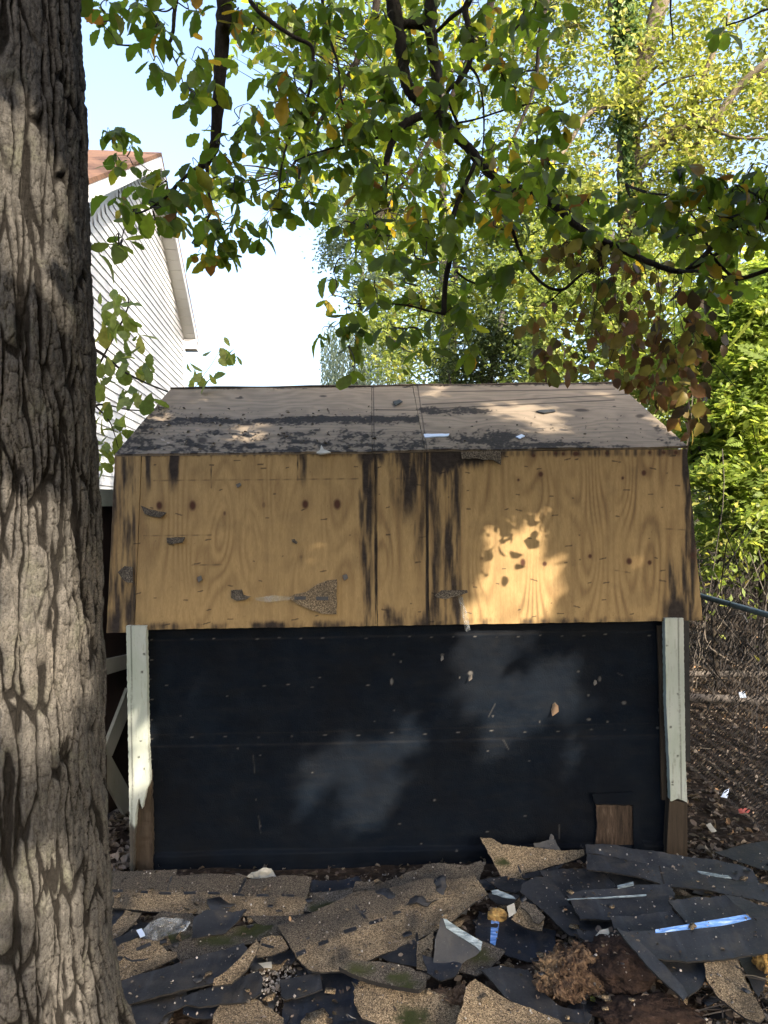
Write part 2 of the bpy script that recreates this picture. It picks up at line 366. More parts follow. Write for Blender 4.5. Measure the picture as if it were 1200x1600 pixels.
g = mesh('ground', np.stack([X.ravel(), Y.ravel(), Z.ravel()], 1), grid_faces(len(gx), len(gy)), M['dirt'], smooth=True, origin=np.zeros(3))
tag(g, 'dark leaf strewn dirt of the yard', kind='structure')

# ------------------------------------------------------------------ plates: a flat, warped, thick sheet with a traced outline
def plate(name, outline, p0, n, th, mats, parent=None, h=.03, warp=0., wf=3., jag=.0, attrs=None, seed=0, bend=None, keep=None, extra=None):
    n = np.asarray(n, float); n = n/np.linalg.norm(n)
    if np.dot(CAM-np.asarray(p0), n) < 0: n = -n
    oc = np.array(outline, float)
    W = on_plane(oc[:, 0], oc[:, 1], p0, n)
    e1 = np.cross([0, 0, 1.], n) if abs(n[2]) < .95 else np.array([1., 0, 0])-n*n[0]
    e1 /= np.linalg.norm(e1); e2 = np.cross(n, e1)
    c = W.mean(0); uv = np.stack([(W-c)@e1, (W-c)@e2], 1)
    B = []
    for i in range(len(uv)):
        a, b = uv[i], uv[(i+1) % len(uv)]; L = np.linalg.norm(b-a); k = max(1, int(L/(h if not jag else min(h, .014))))
        nn = np.array([-(b-a)[1], (b-a)[0]])/(L+1e-9)
        for j in range(k):
            t = j/k; q = a+(b-a)*t
            if jag and j: q = q+nn*jag*float(fbm(np.array([q[0]*45+seed]), np.array([q[1]*45]), 3, seed)[0])
            B.append(q)
    B = np.array(B); nb = len(B)
    lo, hi = B.min(0), B.max(0); I = []
    for yy in np.arange(lo[1]+h*.5, hi[1], h):
        for xx in np.arange(lo[0]+h*.5, hi[0], h):
            I.append((xx+rng.uniform(-.1, .1)*h, yy+rng.uniform(-.1, .1)*h))
    I = np.array(I).reshape(-1, 2)
    if len(I):
        # inside test
        ins = np.zeros(len(I), bool); x, y = I[:, 0], I[:, 1]; md = np.full(len(I), 9.)
        for i in range(nb):
            a, b = B[i], B[(i+1) % nb]
            cnd = ((a[1] > y) != (b[1] > y)); xi = (b[0]-a[0])*(y-a[1])/(b[1]-a[1]+1e-12)+a[0]
            ins ^= cnd & (x < xi)
            ab = b-a; tt = np.clip(((I-a)@ab)/(ab@ab+1e-12), 0, 1); md = np.minimum(md, np.linalg.norm(I-a-tt[:, None]*ab, axis=1))
        I = I[ins & (md > h*.35)]
    P2 = np.vstack([B, I]) if len(I) else B
    vs, es, fs, *_ = delaunay_2d_cdt([Vector(p) for p in P2], [], [list(range(nb))], 1, 1e-6)
    uv = np.array([(v[0], v[1]) for v in vs]); F = [list(f) for f in fs]
    # orient ccw
    A = []
    for f in F:
        a, b, c_ = uv[f[0]], uv[f[1]], uv[f[2]]
        A.append(f if ((b-a)[0]*(c_-a)[1]-(b-a)[1]*(c_-a)[0]) > 0 else f[::-1])
    F = A
    hgt = np.zeros(len(uv))
    if warp: hgt = warp*fbm(uv[:, 0]*wf+seed*3.1, uv[:, 1]*wf, 2, seed+40)
    if bend: hgt = hgt+bend(uv[:, 0], uv[:, 1], lo, hi)
    top = c+uv[:, :1]*e1+uv[:, 1:]*e2+hgt[:, None]*n; bot = top-n*th
    m = len(uv)
    ed = {}
    for f in F:
        for i in range(len(f)):
            a, b = f[i], f[(i+1) % len(f)]; ed[(a, b)] = 1
    side = [(b, a, a+m, b+m) for (a, b) in ed if (b, a) not in ed]
    FF = F+[[i+m for i in f[::-1]] for f in F]+[list(s) for s in side]
    mi = [0]*len(F)+[1]*(len(F)+len(side))
    if not isinstance(mats, (list, tuple)): mats = [mats, mats]
    V = np.vstack([top, bot])
    at_ = {}
    if attrs is not None:
        px, py, _ = proj(top); d = attrs(px, py, uv[:, 0], uv[:, 1]); at_ = {k: np.tile(np.broadcast_to(v, (m,)), 2) for k, v in d.items()}
    if extra is not None:                         # extra thin pieces lying on the sheet: (pixel polygon, lift, material index)
        for poly, lift, mk in extra:
            pc = np.array(poly, float); w_ = on_plane(pc[:, 0], pc[:, 1], c, n)
            q = np.stack([(w_-c)@e1, (w_-c)@e2], 1); hq = np.zeros(len(q))
            for i in range(len(q)): hq[i] = hgt[np.argmin(((uv-q[i])**2).sum(1))]
            tq = c+q[:, :1]*e1+q[:, 1:]*e2+(hq[:, None]+lift)*n; k0 = len(V); kk = len(q)
            V = np.vstack([V, tq, tq-n*(lift+.002)])
            FF.append([k0+i for i in range(kk)]); mi.append(mk)
            for i in range(kk): j = (i+1) % kk; FF.append([k0+i, k0+kk+i, k0+kk+j, k0+j]); mi.append(mk)
            for k in at_: at_[k] = np.concatenate([at_[k], np.zeros(2*kk)])
    return mesh(name, V, FF, list(mats), at_, mi, False, parent)

# ------------------------------------------------------------------ the shed
YAW = .0147
shed = empty('shed', (.1054, 3.70, 0), YAW)
tag(shed, 'old gambrel roofed shed stripped to bare stained plywood above a black tar paper wall', 'shed')
SM = np.array(shed.matrix_basis)
def SW(x, y, z):                        # shed local -> world
    P = np.stack(np.broadcast_arrays(np.asarray(x, float), y, z), -1); return P@SM[:3, :3].T+SM[:3, 3]
HW, HL, ZE, KY, KZ, RY, RZ, DP = 1.448, 1.525, 1.216, .12, 2.11, 1.19, 2.644, 2.38
def slab(G, nrm, th):
    """front grid G (nv,nu,3) with thickness th behind it"""
    nv, nu, _ = G.shape; V = G.reshape(-1, 3); F = grid_faces(nu, nv).tolist()
    ring = [j for j in range(nu)]+[i*nu+nu-1 for i in range(1, nv)]+[(nv-1)*nu+j for j in range(nu-2, -1, -1)]+[i*nu for i in range(nv-2, 0, -1)]
    b0 = len(V); V = np.vstack([V, V[ring]-nrm*th]); k = len(ring)
    for i in range(k): j = (i+1) % k; F.append([ring[j], ring[i], b0+i, b0+j])
    F.append([b0+i for i in range(k)][::-1])
    return V, F
def noise_px(px, py, a, b, seed, o=4): return fbm(px/a, py/b, o, seed)
KN = [(249,790,6,8,1),(301,790,6.5,9.5,1),(477,788,6,8.5,1),(527,788,7,10,1),(539,902,4.5,6,1),(311,905,4,5,1),(845,741,4.5,5,1),(810,750,2.5,2.5,1),(973,747,2.5,3,1),(1006,739,4.5,5.5,1),
      (817,879,5,7.5,1),(851,881,4.5,4.5,1),(922,869,3.5,4,1),(983,877,5.5,6.5,1),(1015,879,4,4.5,1),(753,872,3,3,.5),(412,789,3.5,5,.5),(351,802,2.5,4,.8),(900,709,6,4.5,1),(868,708,3,3,1),(880,709,3,3.5,1),(948,708,3,3,1),(1015,707,3,3,1),(1037,707,4,3,1),(1056,707,4,4,1),(834,712,3,3,1),
      (459,846,3,3,0),(430,780,3,4,.0),(905,770,3,3,0),(340,850,3,3,0),(600,880,3,3,0),(392,850,3,3,0),(1083,868,6,7,.6),(470,870,3,3,.4)]
def grain_px(px, py, right):
    W = (px+14*noise_px(px, py, 70, 420, 11, 3)+3*noise_px(px, py, 16, 160, 12, 2))
    f = W/(21. if right else 34.)
    for i, (kx, ky, rx, ry, a) in enumerate(KN):
        if (kx > 668) != right: continue
        dx = (px-kx); dy = (py-ky); s = 2.6+((i*37) % 10)/9.
        amp = (1.6+((i*53) % 7)*.22)*(1 if i % 2 else -1)
        f = f+amp*np.exp(-((dx/(rx*s+8))**2+(dy/(ry*s*3.6+26))**2))
    g = .5+.5*np.sin(2*math.pi*f); g = g**1.7
    return g*np.clip(.5+1.1*noise_px(px, py, 75, 150, 13, 3), .05, 1)+.25*noise_px(px, py, 3, 80, 14, 3)
def steep_masks(px, py):
    n1 = noise_px(px, py, 9, 90, 21); n2 = noise_px(px, py, 26, 60, 22); nf = noise_px(px, py, 4, 30, 23, 3)
    e = 9*n1+8*n2
    x, y = px+.5*e, py+1.6*e
    S = np.zeros_like(px)
    def put(m, v): nonlocal_S[0] = np.maximum(nonlocal_S[0], np.clip(m, 0, 1)*v)
    nonlocal_S = [S]
    put(box_w(x, 566, 583, 6)*(.55+.6*n1+.25*sstep(900, 720, y)), .9)
    put(box_w(px, 585, 590, 1.5)*(.6+.5*n2), .75)
    put(box_w(x+5*n2, 606, 670, 16)*sstep(830, 730, y-26*np.cos((x-640)/16)+30*n1)*(.62+.8*n1+.4*n2), .9)
    put(box_w(x, 648, 667, 5)*(.5+.6*n1)*sstep(930, 800, y), .75)
    put(box_w(px, 665, 670, 1.2), .75)
    put(box_w(x, 674, 690, 7)*(.55+.5*n1), .85)
    put(box_w(x, 694, 722, 9)*(.50+.7*n1), .85)
    put(box_w(x, 672, 790, 8)*sstep(752, 715, y+.25*(x-700)), 1.)
    put(box_w(x, 596, 680, 10)*sstep(935, 975, y)*(.45+.8*n2), .8)
    put(box_w(x, 560, 600, 12)*sstep(735, 710, y), .85)
    put(box_w(px, 166, 207, 3)*(.38+.75*n1), .8)
    put(box_w(px, 166, 190, 8)*sstep(930, 975, py)*.8, .8)
    put(box_w(px, 206, 212, 1.5)*(.4+.6*n1), .85)
    put(box_w(x, 226, 236, 3)*sstep(790, 735, y), .6)
    put(box_w(x, 264, 280, 4)*sstep(790, 720, y+8*n1), .85)
    put(box_w(x, 468, 480, 4)*sstep(775, 730, y)*.8, .7)
    put(box_w(x, 395, 400, 3)*.35*(.5+n1), .4)
    put(box_w(x, 1068, 1088, 6)*(.55+.7*n1), 1.)
    put(box_w(px, 1066, 1090, 3)*sstep(770, 730, py), .9)
    put(box_w(x, 1044, 1062, 6)*sstep(850, 905, y)*(.5+.7*n1), .85)
    put(np.exp(-(((px-1057)/20)**2+((py-955)/26)**2))*1.1, .8)
    put(sstep(717, 709, py)*(.5+.7*n1), .6)
    put(sstep(963, 974, py+.012*px-8)*(.35+1.1*n2), .8)
    put(np.exp(-(((px-470)/9)**2+((py-870)/18)**2))*.35, .5)
    put(np.clip(nf*1.4-.55, 0, 1)*.6, .35)
    S0_ = np.clip(nonlocal_S[0]*1.55, 0, 1.15); on = sstep(.02, .2, S0_); S = sstep(-.02, 1.02, S0_+(.42*n1+.28*nf+.25*n2)*on); S = .8*S+.2*S0_; S = np.maximum(S, np.clip(fbm(px/11, py/240, 4, 27)*1.6-.25, 0, 1)*.30+np.clip(fbm(px/60, py/50, 4, 28)*1.5-.2, 0, 1)*.28)
    K = np.zeros_like(px)
    for (kx, ky, rx, ry, a) in KN:
        d = ((px-kx)/rx)**2+((py-ky)/ry)**2
        K = np.maximum(K, a*np.clip(1.25-d, 0, 1)); K = np.maximum(K, a*.28*np.exp(-d/3.5))
    return S, K
rm = np.random.default_rng(5)
STAP = []
for yy in (768, 801, 847, 881, 918, 941, 966, 720, 731):
    for xx in np.arange(225, 1085, 46):
        if rm.random() < .5: STAP.append((xx+rm.uniform(-20, 20), yy+rm.uniform(-12, 12), rm.uniform(1.2, 6), rm.uniform(-.3, .3)))
CRK = [(330, 713, 330, 762), (465, 713, 465, 750), (585, 713, 587, 974), (668, 708, 668, 973), (208, 715, 205, 975), (240, 751, 560, 748), (300, 883, 350, 882), (620, 748, 645, 747), (1037, 826, 1070, 828), (961, 891, 985, 895), (225, 837, 330, 836), (655, 840, 668, 838)]
def steep_marks(px, py):
    m = np.zeros_like(px)
    for (x, y, l, sl) in STAP:
        sel = (np.abs(px-x) < l+2) & (np.abs(py-y) < 4)
        if sel.any(): m[sel] = np.maximum(m[sel], (1-sstep(.4, 1.2, np.abs(py[sel]-y-sl*(px[sel]-x))))*(1-sstep(l-1, l+.5, np.abs(px[sel]-x)))*.85)
    for i, (x0, y0, x1, y1) in enumerate(CRK):
        dx, dy = x1-x0, y1-y0; L2 = dx*dx+dy*dy; t_ = np.clip(((px-x0)*dx+(py-y0)*dy)/L2, 0, 1)
        d = np.hypot(px-x0-t_*dx, py-y0-t_*dy); m = np.maximum(m, (1-sstep(.5, 1.5, d))*(.9 if i < 4 else .5)*(.6+.4*np.sin(px*.3+py*.2)))
    # rows of tiny scribbled tear marks along the lower edge
    q = np.clip(noise_px(px, py, 2.2, 2.6, 31, 2)*3-1.1, 0, 1)*sstep(950, 968, py+.013*(px-600))*np.clip(noise_px(px, py, 30, 90, 32, 2)*3, 0, 1)
    q2 = np.clip(noise_px(px, py, 3.4, 2., 33, 2)*3.4-1.9, 0, 1)*.7
    return np.maximum(m, np.maximum(q*.9, q2))
def roof_sheet(x0, x1, ya, za, yb, zb, masks, mat, st=.0042, th=.013, lift=0., ragged=.004, sk=0.):
    L = math.hypot(yb-ya, zb-za); nu = int((x1-x0)/st)+1; nv = int(L/st)+1
    u = np.linspace(x0, x1, nu); s = np.linspace(0, L, nv); U, S = np.meshgrid(u, s)
    nrm = np.array([0, -(zb-za)/L, (yb-ya)/L]); t_ = S/L
    edge = np.where(t_ < .5, 1, 0)
    S2 = S+ragged*fbm(U*14, U*0+x0, 4, 77)*(1-sstep(0, .05, S))
    U2 = U+.0025*fbm(S*16, S*0+x1, 3, 79)
    t2 = S2/L
    off = lift+.0035*fbm(U*1.6, S*1.6, 2, 71)+.002*np.sin(U*9)*(1-t_)
    P = np.stack([U2, ya+(yb-ya)*t2+nrm[1]*off, za+(zb-za)*t2+nrm[2]*off], -1)
    W = P@SM[:3, :3].T+SM[:3, 3]; px, py, _ = proj(W.reshape(-1, 3)); at_ = masks(px, py)
    V, F = slab(W, SM[:3, :3]@nrm, th)
    k = len(V)-len(px)
    for a in at_: at_[a] = np.concatenate([at_[a], np.zeros(k)])
    return mesh('roof_sheet', V, F, mat, at_, None, False, shed)
def m_steep(px, py):
    S, K = steep_masks(px, py)
    g_ = np.where(px > 668, grain_px(px, py, True), grain_px(px, py, False)*.75)
    return dict(grain=np.clip(g_, 0, 1), stain=S, knot=K, mark=steep_marks(px, py))
xs = [-HL, -1.385, -.147, .118, HL]
for i in range(4):
    o = roof_sheet(xs[i]+(.0015 if i else 0), xs[i+1]-.0015, -.04, ZE-(.012 if i == 0 else 0), KY, KZ, m_steep, M['ply'], lift=(.004, 0, .003, .006)[i])
    o['label'] = ('narrow weathered plywood strip at the left edge of the lower roof slope', 'wide amber plywood sheet with round knots and torn shingle remnants', 'narrow plywood piece with a black stain running from its top', 'wide wavy grained plywood sheet dappled with sun')[i]
def m_upper(px, py):
    n1 = noise_px(px, py, 40, 9, 41); n2 = noise_px(px, py, 14, 7, 42); n3 = noise_px(px, py, 120, 20, 43, 3); nf = noise_px(px, py, 5, 3, 44, 3)
    y = py+.010*(px-600); S = np.zeros_like(px)
    def put(m, v): S[:] = np.maximum(S, np.clip(m, 0, 1)*v)
    L_ = px < 655
    put(L_*np.exp(-((y-656+3*n1)/(5.5+3*n1))**2)*(.9+.5*n1)*sstep(210, 260, px), 1.)
    put(L_*sstep(655, 706, y+10*n2)*(.42+.9*n1+.5*n2), .95)
    put(sstep(330, 215, px+.9*(y-640)+20*n2)*(.55+.6*n2)*sstep(618, 650, y), .9)
    put(L_*sstep(640, 620, y)*.0, 0)
    put(L_*np.exp(-((px-545)/22)**2)*sstep(650, 690, y)*(.6+.8*n2), .85)
    put((~L_)*np.exp(-(((px-705)/52)**2+((y-643)/6)**2))*(.85+.8*n1), 1.)
    put((~L_)*np.exp(-(((px-770)/60)**2+((y-688)/13)**2))*(.8+.9*n2), 1.)
    put((~L_)*sstep(694, 704, y+2.5*n2)*(.55+.7*n1)*sstep(1010, 930, px), .9)
    put((~L_)*np.exp(-(((px-850)/75)**2+((y-697)/4)**2)), .9)
    put(sstep(985, 1060, px-.3*(y-650)+16*n2)*(.35+.9*n2), .75)
    put(np.exp(-(((px-640)/40)**2+((y-695)/16)**2))*(.6+.7*n2), .9)
    put(sstep(608, 603, y)*(.5+n1), .7)
    put(np.clip(n2*1.3-.35, 0, 1)*sstep(620, 660, y), .55)
    put((L_)*np.clip(n3+.25, 0, 1)*.35, .5)
    m = np.zeros_like(px)
    for (x0, y0, x1, y1) in [(583, 600, 585, 708), (652, 600, 668, 708), (650, 640, 960, 625), (660, 632, 980, 616), (690, 612, 960, 608), (585, 640, 655, 641)]:
        dx, dy = x1-x0, y1-y0; t_ = np.clip(((px-x0)*dx+(py-y0)*dy)/(dx*dx+dy*dy), 0, 1); d = np.hypot(px-x0-t_*dx, py-y0-t_*dy)
        m = np.maximum(m, (1-sstep(.3, 1.3, d))*.8)
    for (x, y, rx, ry) in [(374, 622, 7, 1.3), (505, 619, 6, 1.6), (376, 621, 3, 2.4), (620, 630, 6, 4), (850, 643, 18, 2), (908, 641, 12, 2.5), (476, 690, 11, 4), (495, 672, 6, 2), (540, 661, 10, 2), (316, 688, 8, 5), (385, 663, 12, 2), (1000, 650, 7, 3), (960, 635, 3, 1)]:
        m = np.maximum(m, np.clip(1.4-((px-x)/rx)**2-((py-y)/ry)**2, 0, 1)*.85)
    on = sstep(.03, .2, S); S = np.clip(S*1.25, 0, 1); S = np.maximum(sstep(.12, .8, S+(.65*n1+.75*nf+.4*n2)*on), .5*S); gg = .5+.5*np.sin(2*math.pi*(py+26*noise_px(px, py, 150, 26, 45, 3))/9.); gg = gg*.7+.5*noise_px(px, py, 60, 2.2, 46, 3)
    return dict(grain=np.clip(gg*.8+.2*n2, 0, 1), stain=np.clip(S, 0, 1), knot=np.clip(nf*2-1.5, 0, .5), mark=np.clip(m, 0, 1))
for i, (a, b) in enumerate(((-HL, -.163), (-.160, .117), (.120, HL))):
    o = roof_sheet(a, b, KY-.006, KZ+.012, RY, RZ, m_upper, M['ply_grey'], lift=(.0, .002, .003)[i], ragged=.012)
    o['label'] = ('grey mouldy plywood sheet on the left of the upper slope', 'narrow plywood piece between two seams of the upper slope', 'paler plywood sheet on the right of the upper slope with dark dirt patches')[i]
zero = lambda px, py: dict(grain=px*0, stain=px*0+.5, knot=px*0, mark=px*0)
roof_sheet(-HL, HL, DP-RY+RY-KY+.0, KZ, RY+.004, RZ-.004, zero, M['ply_grey'], st=.2)
roof_sheet(-HL, HL, DP+.04, ZE, DP-KY, KZ, zero, M['ply_grey'], st=.2)
# gable ends, back wall, front wall
def prism_x(x0, x1, prof, name, mat, parent=shed, origin=None):
    b = MB(); k = len(prof); V = [(x0, y, z) for y, z in prof]+[(x1, y, z) for y, z in prof]
    F = [list(range(k)), [k+i for i in range(k)][::-1]]+[(i, i+k, (i+1) % k+k, (i+1) % k) for i in range(k)]
    b.add(np.array(V)@SM[:3, :3].T+SM[:3, 3], F, grain=.3, stain=.6); return b.build(name, mat, parent)
prof = [(.03, -.12), (.03, ZE+.0), (KY+.03, KZ-.02), (RY, RZ-.025), (DP-KY-.03, KZ-.02), (DP-.03, ZE), (DP-.03, -.12)]
prism_x(HW-.03, HW-.01, prof, 'gable_wall', M['black'])
prism_x(-HW+.01, -HW+.03, prof, 'gable_wall', M['black'])
prof2 = [(.02, .47), (.02, ZE-.02), (.05, ZE+.05), (2.2, ZE+.05), (2.2, .47)]
prism_x(HW+.005, HW+.035, prof2, 'side_flap', M['black'])['label'] = 'black felt flap on the right side of the shed'
b = MB(); b.box((-HW+.03, DP-.05, -.12), (HW-.03, DP-.03, ZE), M=SM); b.build('back_wall', M['black'], shed)
b = MB(); b.box((-HW+.03, .045, -.12), (HW-.03, .06, ZE+.02), M=SM); b.build('sheathing', M['board'], shed)
st = .0055; nu = int(2*(HW-.03)/st); nv = int((ZE+.11)/st)
U, S = np.meshgrid(np.linspace(-HW+.03, HW-.03, nu), np.linspace(-.11, ZE, nv))
off = .007*fbm(U*1.4, S*2.2, 3, 51)+.004*fbm(U*6, S*1.5, 2, 52)*sstep(.5, 1.2, S)
lip = sstep(.058, .045, S+.008*fbm(U*3, U*0, 2, 53)); off = off+.004*np.abs(fbm(U*5+S*2, S*7-U*1.5, 3, 57))+.003*sstep(.606, .6, S)+.003*sstep(1.155, 1.15, S); off = off+.022*lip+.02*sstep(-.0, -.1, S)
W = SW(U, .012-off, S); px, py, _ = proj(W.reshape(-1, 3)); u_ = U.ravel(); s_ = S.ravel()
mk = np.zeros_like(px); du = np.clip(fbm(u_*5, s_*5, 5, 61)*1.6-.62, 0, 1)*.22
for zz in (1.155, .668, .607): du = np.maximum(du, (1-sstep(.001, .006, np.abs(s_-zz-.006*np.sin(u_*1.3))))*.22*(.5+.8*fbm(u_*9, u_*0, 2, 62)))
du = np.maximum(du, np.clip(fbm(u_*16, s_*16, 4, 64)*1.7-.9, 0, 1)*.3)
rw = np.random.default_rng(3)
mk_px = [(x, 996+rw.uniform(-2, 2)-.012*(x-600), 2.4, .7) for x in range(300, 1030, 34)]+[(x, 1147+rw.uniform(-2, 2)-.02*(x-600), 3, .8) for x in range(300, 1030, 52)]
mk_px += [(236+rw.uniform(-2, 2), y, 2.6, .8) for y in range(1000, 1350, 31)]+[(x, 1072+rw.uniform(-4, 4), 2.5, 1) for x in (260, 413, 450, 488, 575)]
mk_px += [(rw.uniform(240, 1020), rw.uniform(990, 1340), rw.uniform(1, 2.2), rw.uniform(.8, 1.6)) for _ in range(26)]
mk_px += [(691, 1024, 2.6, 3), (735, 1052, 3.5, 3.5), (612, 1065, 2, 5), (937, 1061, 2.3, 4), (975, 1098, 3.4, 2.6), (920, 1124, 3.2, 1.8), (1032, 1109, 3, 5), (1028, 1137, 3, 1.5), (867, 1100, 2, 2)]
for (x, y, rx, ry) in mk_px:
    sel = (np.abs(px-x) < rx+3) & (np.abs(py-y) < ry+3)
    mk[sel] = np.maximum(mk[sel], np.clip(1.5-((px[sel]-x)/rx)**2-((py[sel]-y)/ry)**2, 0, 1)*(.35+.3*rw.random()))
for k in range(7):                               # thin scratches
    x = rw.uniform(240, 1030); y = rw.uniform(990, 1330); a = rw.uniform(0, 3.14); l = rw.uniform(4, 16); dx, dy = math.cos(a)*l, math.sin(a)*l
    sel = (np.abs(px-x) < l+4) & (np.abs(py-y) < l+4); t_ = np.clip(((px[sel]-x)*dx+(py[sel]-y)*dy)/(l*l), -1, 1)
    mk[sel] = np.maximum(mk[sel], (1-sstep(.2, 1.1, np.hypot(px[sel]-x-t_*dx, py[sel]-y-t_*dy)))*.22)
V, F = slab(W, SM[:3, :3]@np.array([0, -1., 0]), .008); F.pop(); k = len(V)-len(px)
mesh('tar_paper_wall', V, F, M['tar'], dict(mark=np.concatenate([mk, np.zeros(k)]), dust=np.concatenate([np.clip(du, 0, 1), np.zeros(k)])), None, True, shed)
SF = SM[:3, :3]@np.array([0, -1., 0])
def wallplate(name, outl, y, th, mats, **kw): return plate(name, outl, SW(0, y, .5), SF, th, mats, shed, **kw)
o = wallplate('wood_patch', [(931, 1257), (988, 1259), (988, 1290), (991, 1328), (975, 1332), (950, 1330), (930, 1322), (933, 1290)], -.012, .012, [M['rotwood'], M['edge']], h=.01, jag=.006)
o['label'] = 'rough bare wood square where the tar paper is torn away'
wallplate('torn_paper', [(925, 1240), (990, 1238), (1000, 1245), (998, 1300), (1010, 1330), (990, 1332), (989, 1258), (930, 1256)], -.02, .006, [M['tar'], M['tar']], h=.03, warp=.006, jag=.004)
wallplate('jamb_board', [(1027, 978), (1038, 978), (1042, 1250), (1034, 1250), (1030, 1060)], -.012, .014, [M['board'], M['board']], h=.05)
def postat(px, py, u, v, lx, rx, yrot, side, nails):
    n = fbm(px/9, py/30, 4, 81)
    rot = sstep(yrot-14, yrot+12, py+38*n)*.9+np.clip(fbm(px/5, py/16, 3, 82)*2.5-1.25, 0, 1)*sstep(yrot-190, yrot-60, py)
    ln = (1-sstep(.4, 1.3, np.abs(px-lx-(py-980)*(rx-lx)/370.)))*.75
    m = ln*1.
    for (x, y) in nails: m = np.maximum(m, np.clip(1.5-((px-x)/1.6)**2-((py-y)/1.6)**2, 0, 1))
    rot = rot+np.clip(fbm(px/2.5, py/45, 4, 84)*2.2-.5, 0, 1)*(.35+.4*sstep(1000, 1250, py))
    return dict(rot=np.clip(rot, 0, 1), mark=m)
cb = wallplate('corner_board', [(197, 978), (228, 978), (231, 1150), (234, 1222), (228, 1236), (222, 1264), (217, 1246), (213, 1262), (210, 1300), (208, 1362), (203, 1362), (201, 1200)], -.062, .036, [M['paint'], M['paint']], h=.006, jag=.004,
               attrs=lambda px, py, u, v: postat(px, py, u, v, 205, 207, 1290, 0, [(225, 1022), (222, 1050), (220, 1158), (217, 1183), (225, 1201)]))
cb['label'] = 'white corner board rotted to splinters at its foot'
plate('rotten_core', [(209, 1225), (236, 1205), (239, 1366), (206, 1366)], SW(0, -.028, .5), SF, .03, [M['board'], M['board']], cb, h=.012, jag=.008, warp=.012, wf=12)
cb = wallplate('corner_board', [(1039, 966), (1068, 966), (1071, 1180), (1074, 1254), (1060, 1248), (1048, 1252), (1046, 1200), (1041, 1100)], -.062, .036, [M['paint'], M['paint']], h=.006, jag=.003,
               attrs=lambda px, py, u, v: postat(px, py, u, v, 1060, 1066, 1262, 1, [(1042, 1009), (1059, 1084), (1048, 1136), (1059, 1181), (1051, 1222), (1051, 1226)]))
cb['label'] = 'white corner board with a brown block under its foot'
plate('foot_block', [(1046, 1249), (1074, 1255), (1074, 1345), (1041, 1345)], SW(0, -.055, .5), SF, .05, [M['board'], M['board']], cb, h=.03, jag=.002)
# plates left on the steep slope
N1 = np.array([0, -(KZ-ZE), (KY+.04)]); N1 = SM[:3, :3]@(N1/np.linalg.norm(N1))
P1 = SW(0, -.04, ZE)+N1*.012
def onslope(name, outl, lift, th, mats, **kw): return plate(name, outl, P1+N1*lift, N1, th, mats, shed, **kw)
dash = lambda x0, y0, x1, y1: [(x0, y0), (x1, y0), (x1, y1), (x0, y1)]
TE = [M['grey'], M['edge'], M['felt']]
o = onslope('shingle_remnant', [(526, 905), (526, 960), (503, 959), (483, 952), (470, 946), (455, 937), (452, 933), (462, 928), (478, 925), (495, 913), (510, 907)], .008, .007, [M['tan'], M['edge'], M['felt']], h=.02, jag=.004,
            attrs=lambda px, py, u, v: dict(worn=.25+0*px, moss=0*px), extra=[(dash(494, 932, 513, 938), .002, 2), (dash(460, 932, 478, 937), .002, 2)])
o['label'] = 'fan shaped torn shingle remnant with a nailed pointed end'
for outl in ([(361, 922), (378, 921), (380, 929), (392, 932), (384, 937), (370, 939), (361, 934)], [(220, 790), (235, 796), (260, 801), (250, 809), (238, 807), (226, 803)], [(260, 840), (289, 839), (285, 848), (268, 850), (261, 848)],
             [(184, 894), (195, 884), (207, 886), (208, 911), (198, 910), (190, 903)], [(679, 930), (690, 922), (730, 922), (731, 926), (715, 931), (697, 936), (683, 934)], [(368, 757), (375, 754), (377, 758), (371, 762)], [(455, 843), (460, 842), (465, 847), (463, 850), (457, 847)], [(535, 899), (542, 897), (544, 903), (538, 907)],
             [(308, 902), (314, 899), (316, 906), (310, 910)], [(720, 706), (782, 704), (783, 726), (770, 718), (757, 719), (745, 716), (722, 717)]):
    big = len(outl) > 4
    onslope('shingle_remnant', outl, .006, .006, TE if big else [M['felt'], M['edge']], h=.02, jag=.003 if big else 0, attrs=lambda px, py, u, v: dict(worn=.4+0*px, moss=0*px))
# torn film hanging at the eave
o = onslope('film_scrap', [(716, 932), (722, 931), (729, 955), (735, 984), (731, 988), (727, 985), (721, 955)], .016, .001, [M['plastic'], M['plastic']], h=.02, warp=.012, wf=20); o['label'] = 'torn strip of clear film hanging over the eave'
o = onslope('film_scrap', [(398, 934), (430, 930), (455, 933), (452, 937), (420, 941), (400, 938)], .010, .001, [M['plastic'], M['plastic']], h=.02, warp=.004)
# bits on the upper slope
N2 = np.array([0, -(RZ-KZ), (RY-KY)]); N2 = SM[:3, :3]@(N2/np.linalg.norm(N2)); P2 = SW(0, KY, KZ+.012)
for nm, outl, m_, lab in (('paper_scrap', [(502, 695), (506, 702), (517, 706), (507, 708), (501, 709), (494, 707), (500, 703)], 'paper', 'white star shaped scrap of paper on the lower edge of the upper slope'),
                     ('film_scrap', [(662, 678), (702, 677), (700, 681), (664, 683)], 'bluewhite', 'pale blue film strip left beside the seam of the upper slope'), ('film_scrap', [(806, 682), (815, 678), (820, 681), (812, 685)], 'bluewhite', 'small pale blue scrap on the right of the upper slope'), ('shingle_scrap', [(614, 627), (624, 624), (629, 627), (618, 633)], 'felt', 'small black shingle scrap near the ridge'),
                     ('shingle_scrap', [(838, 642), (850, 645), (868, 642), (866, 639), (846, 640)], 'felt', 'flat black shingle scrap in the middle of the upper slope')):
    o = plate(nm, outl, P2+N2*.012, N2, .006, [M[m_], M[m_]], None, h=.02, warp=.004, wf=30)
    tag(o, lab, 'scrap')
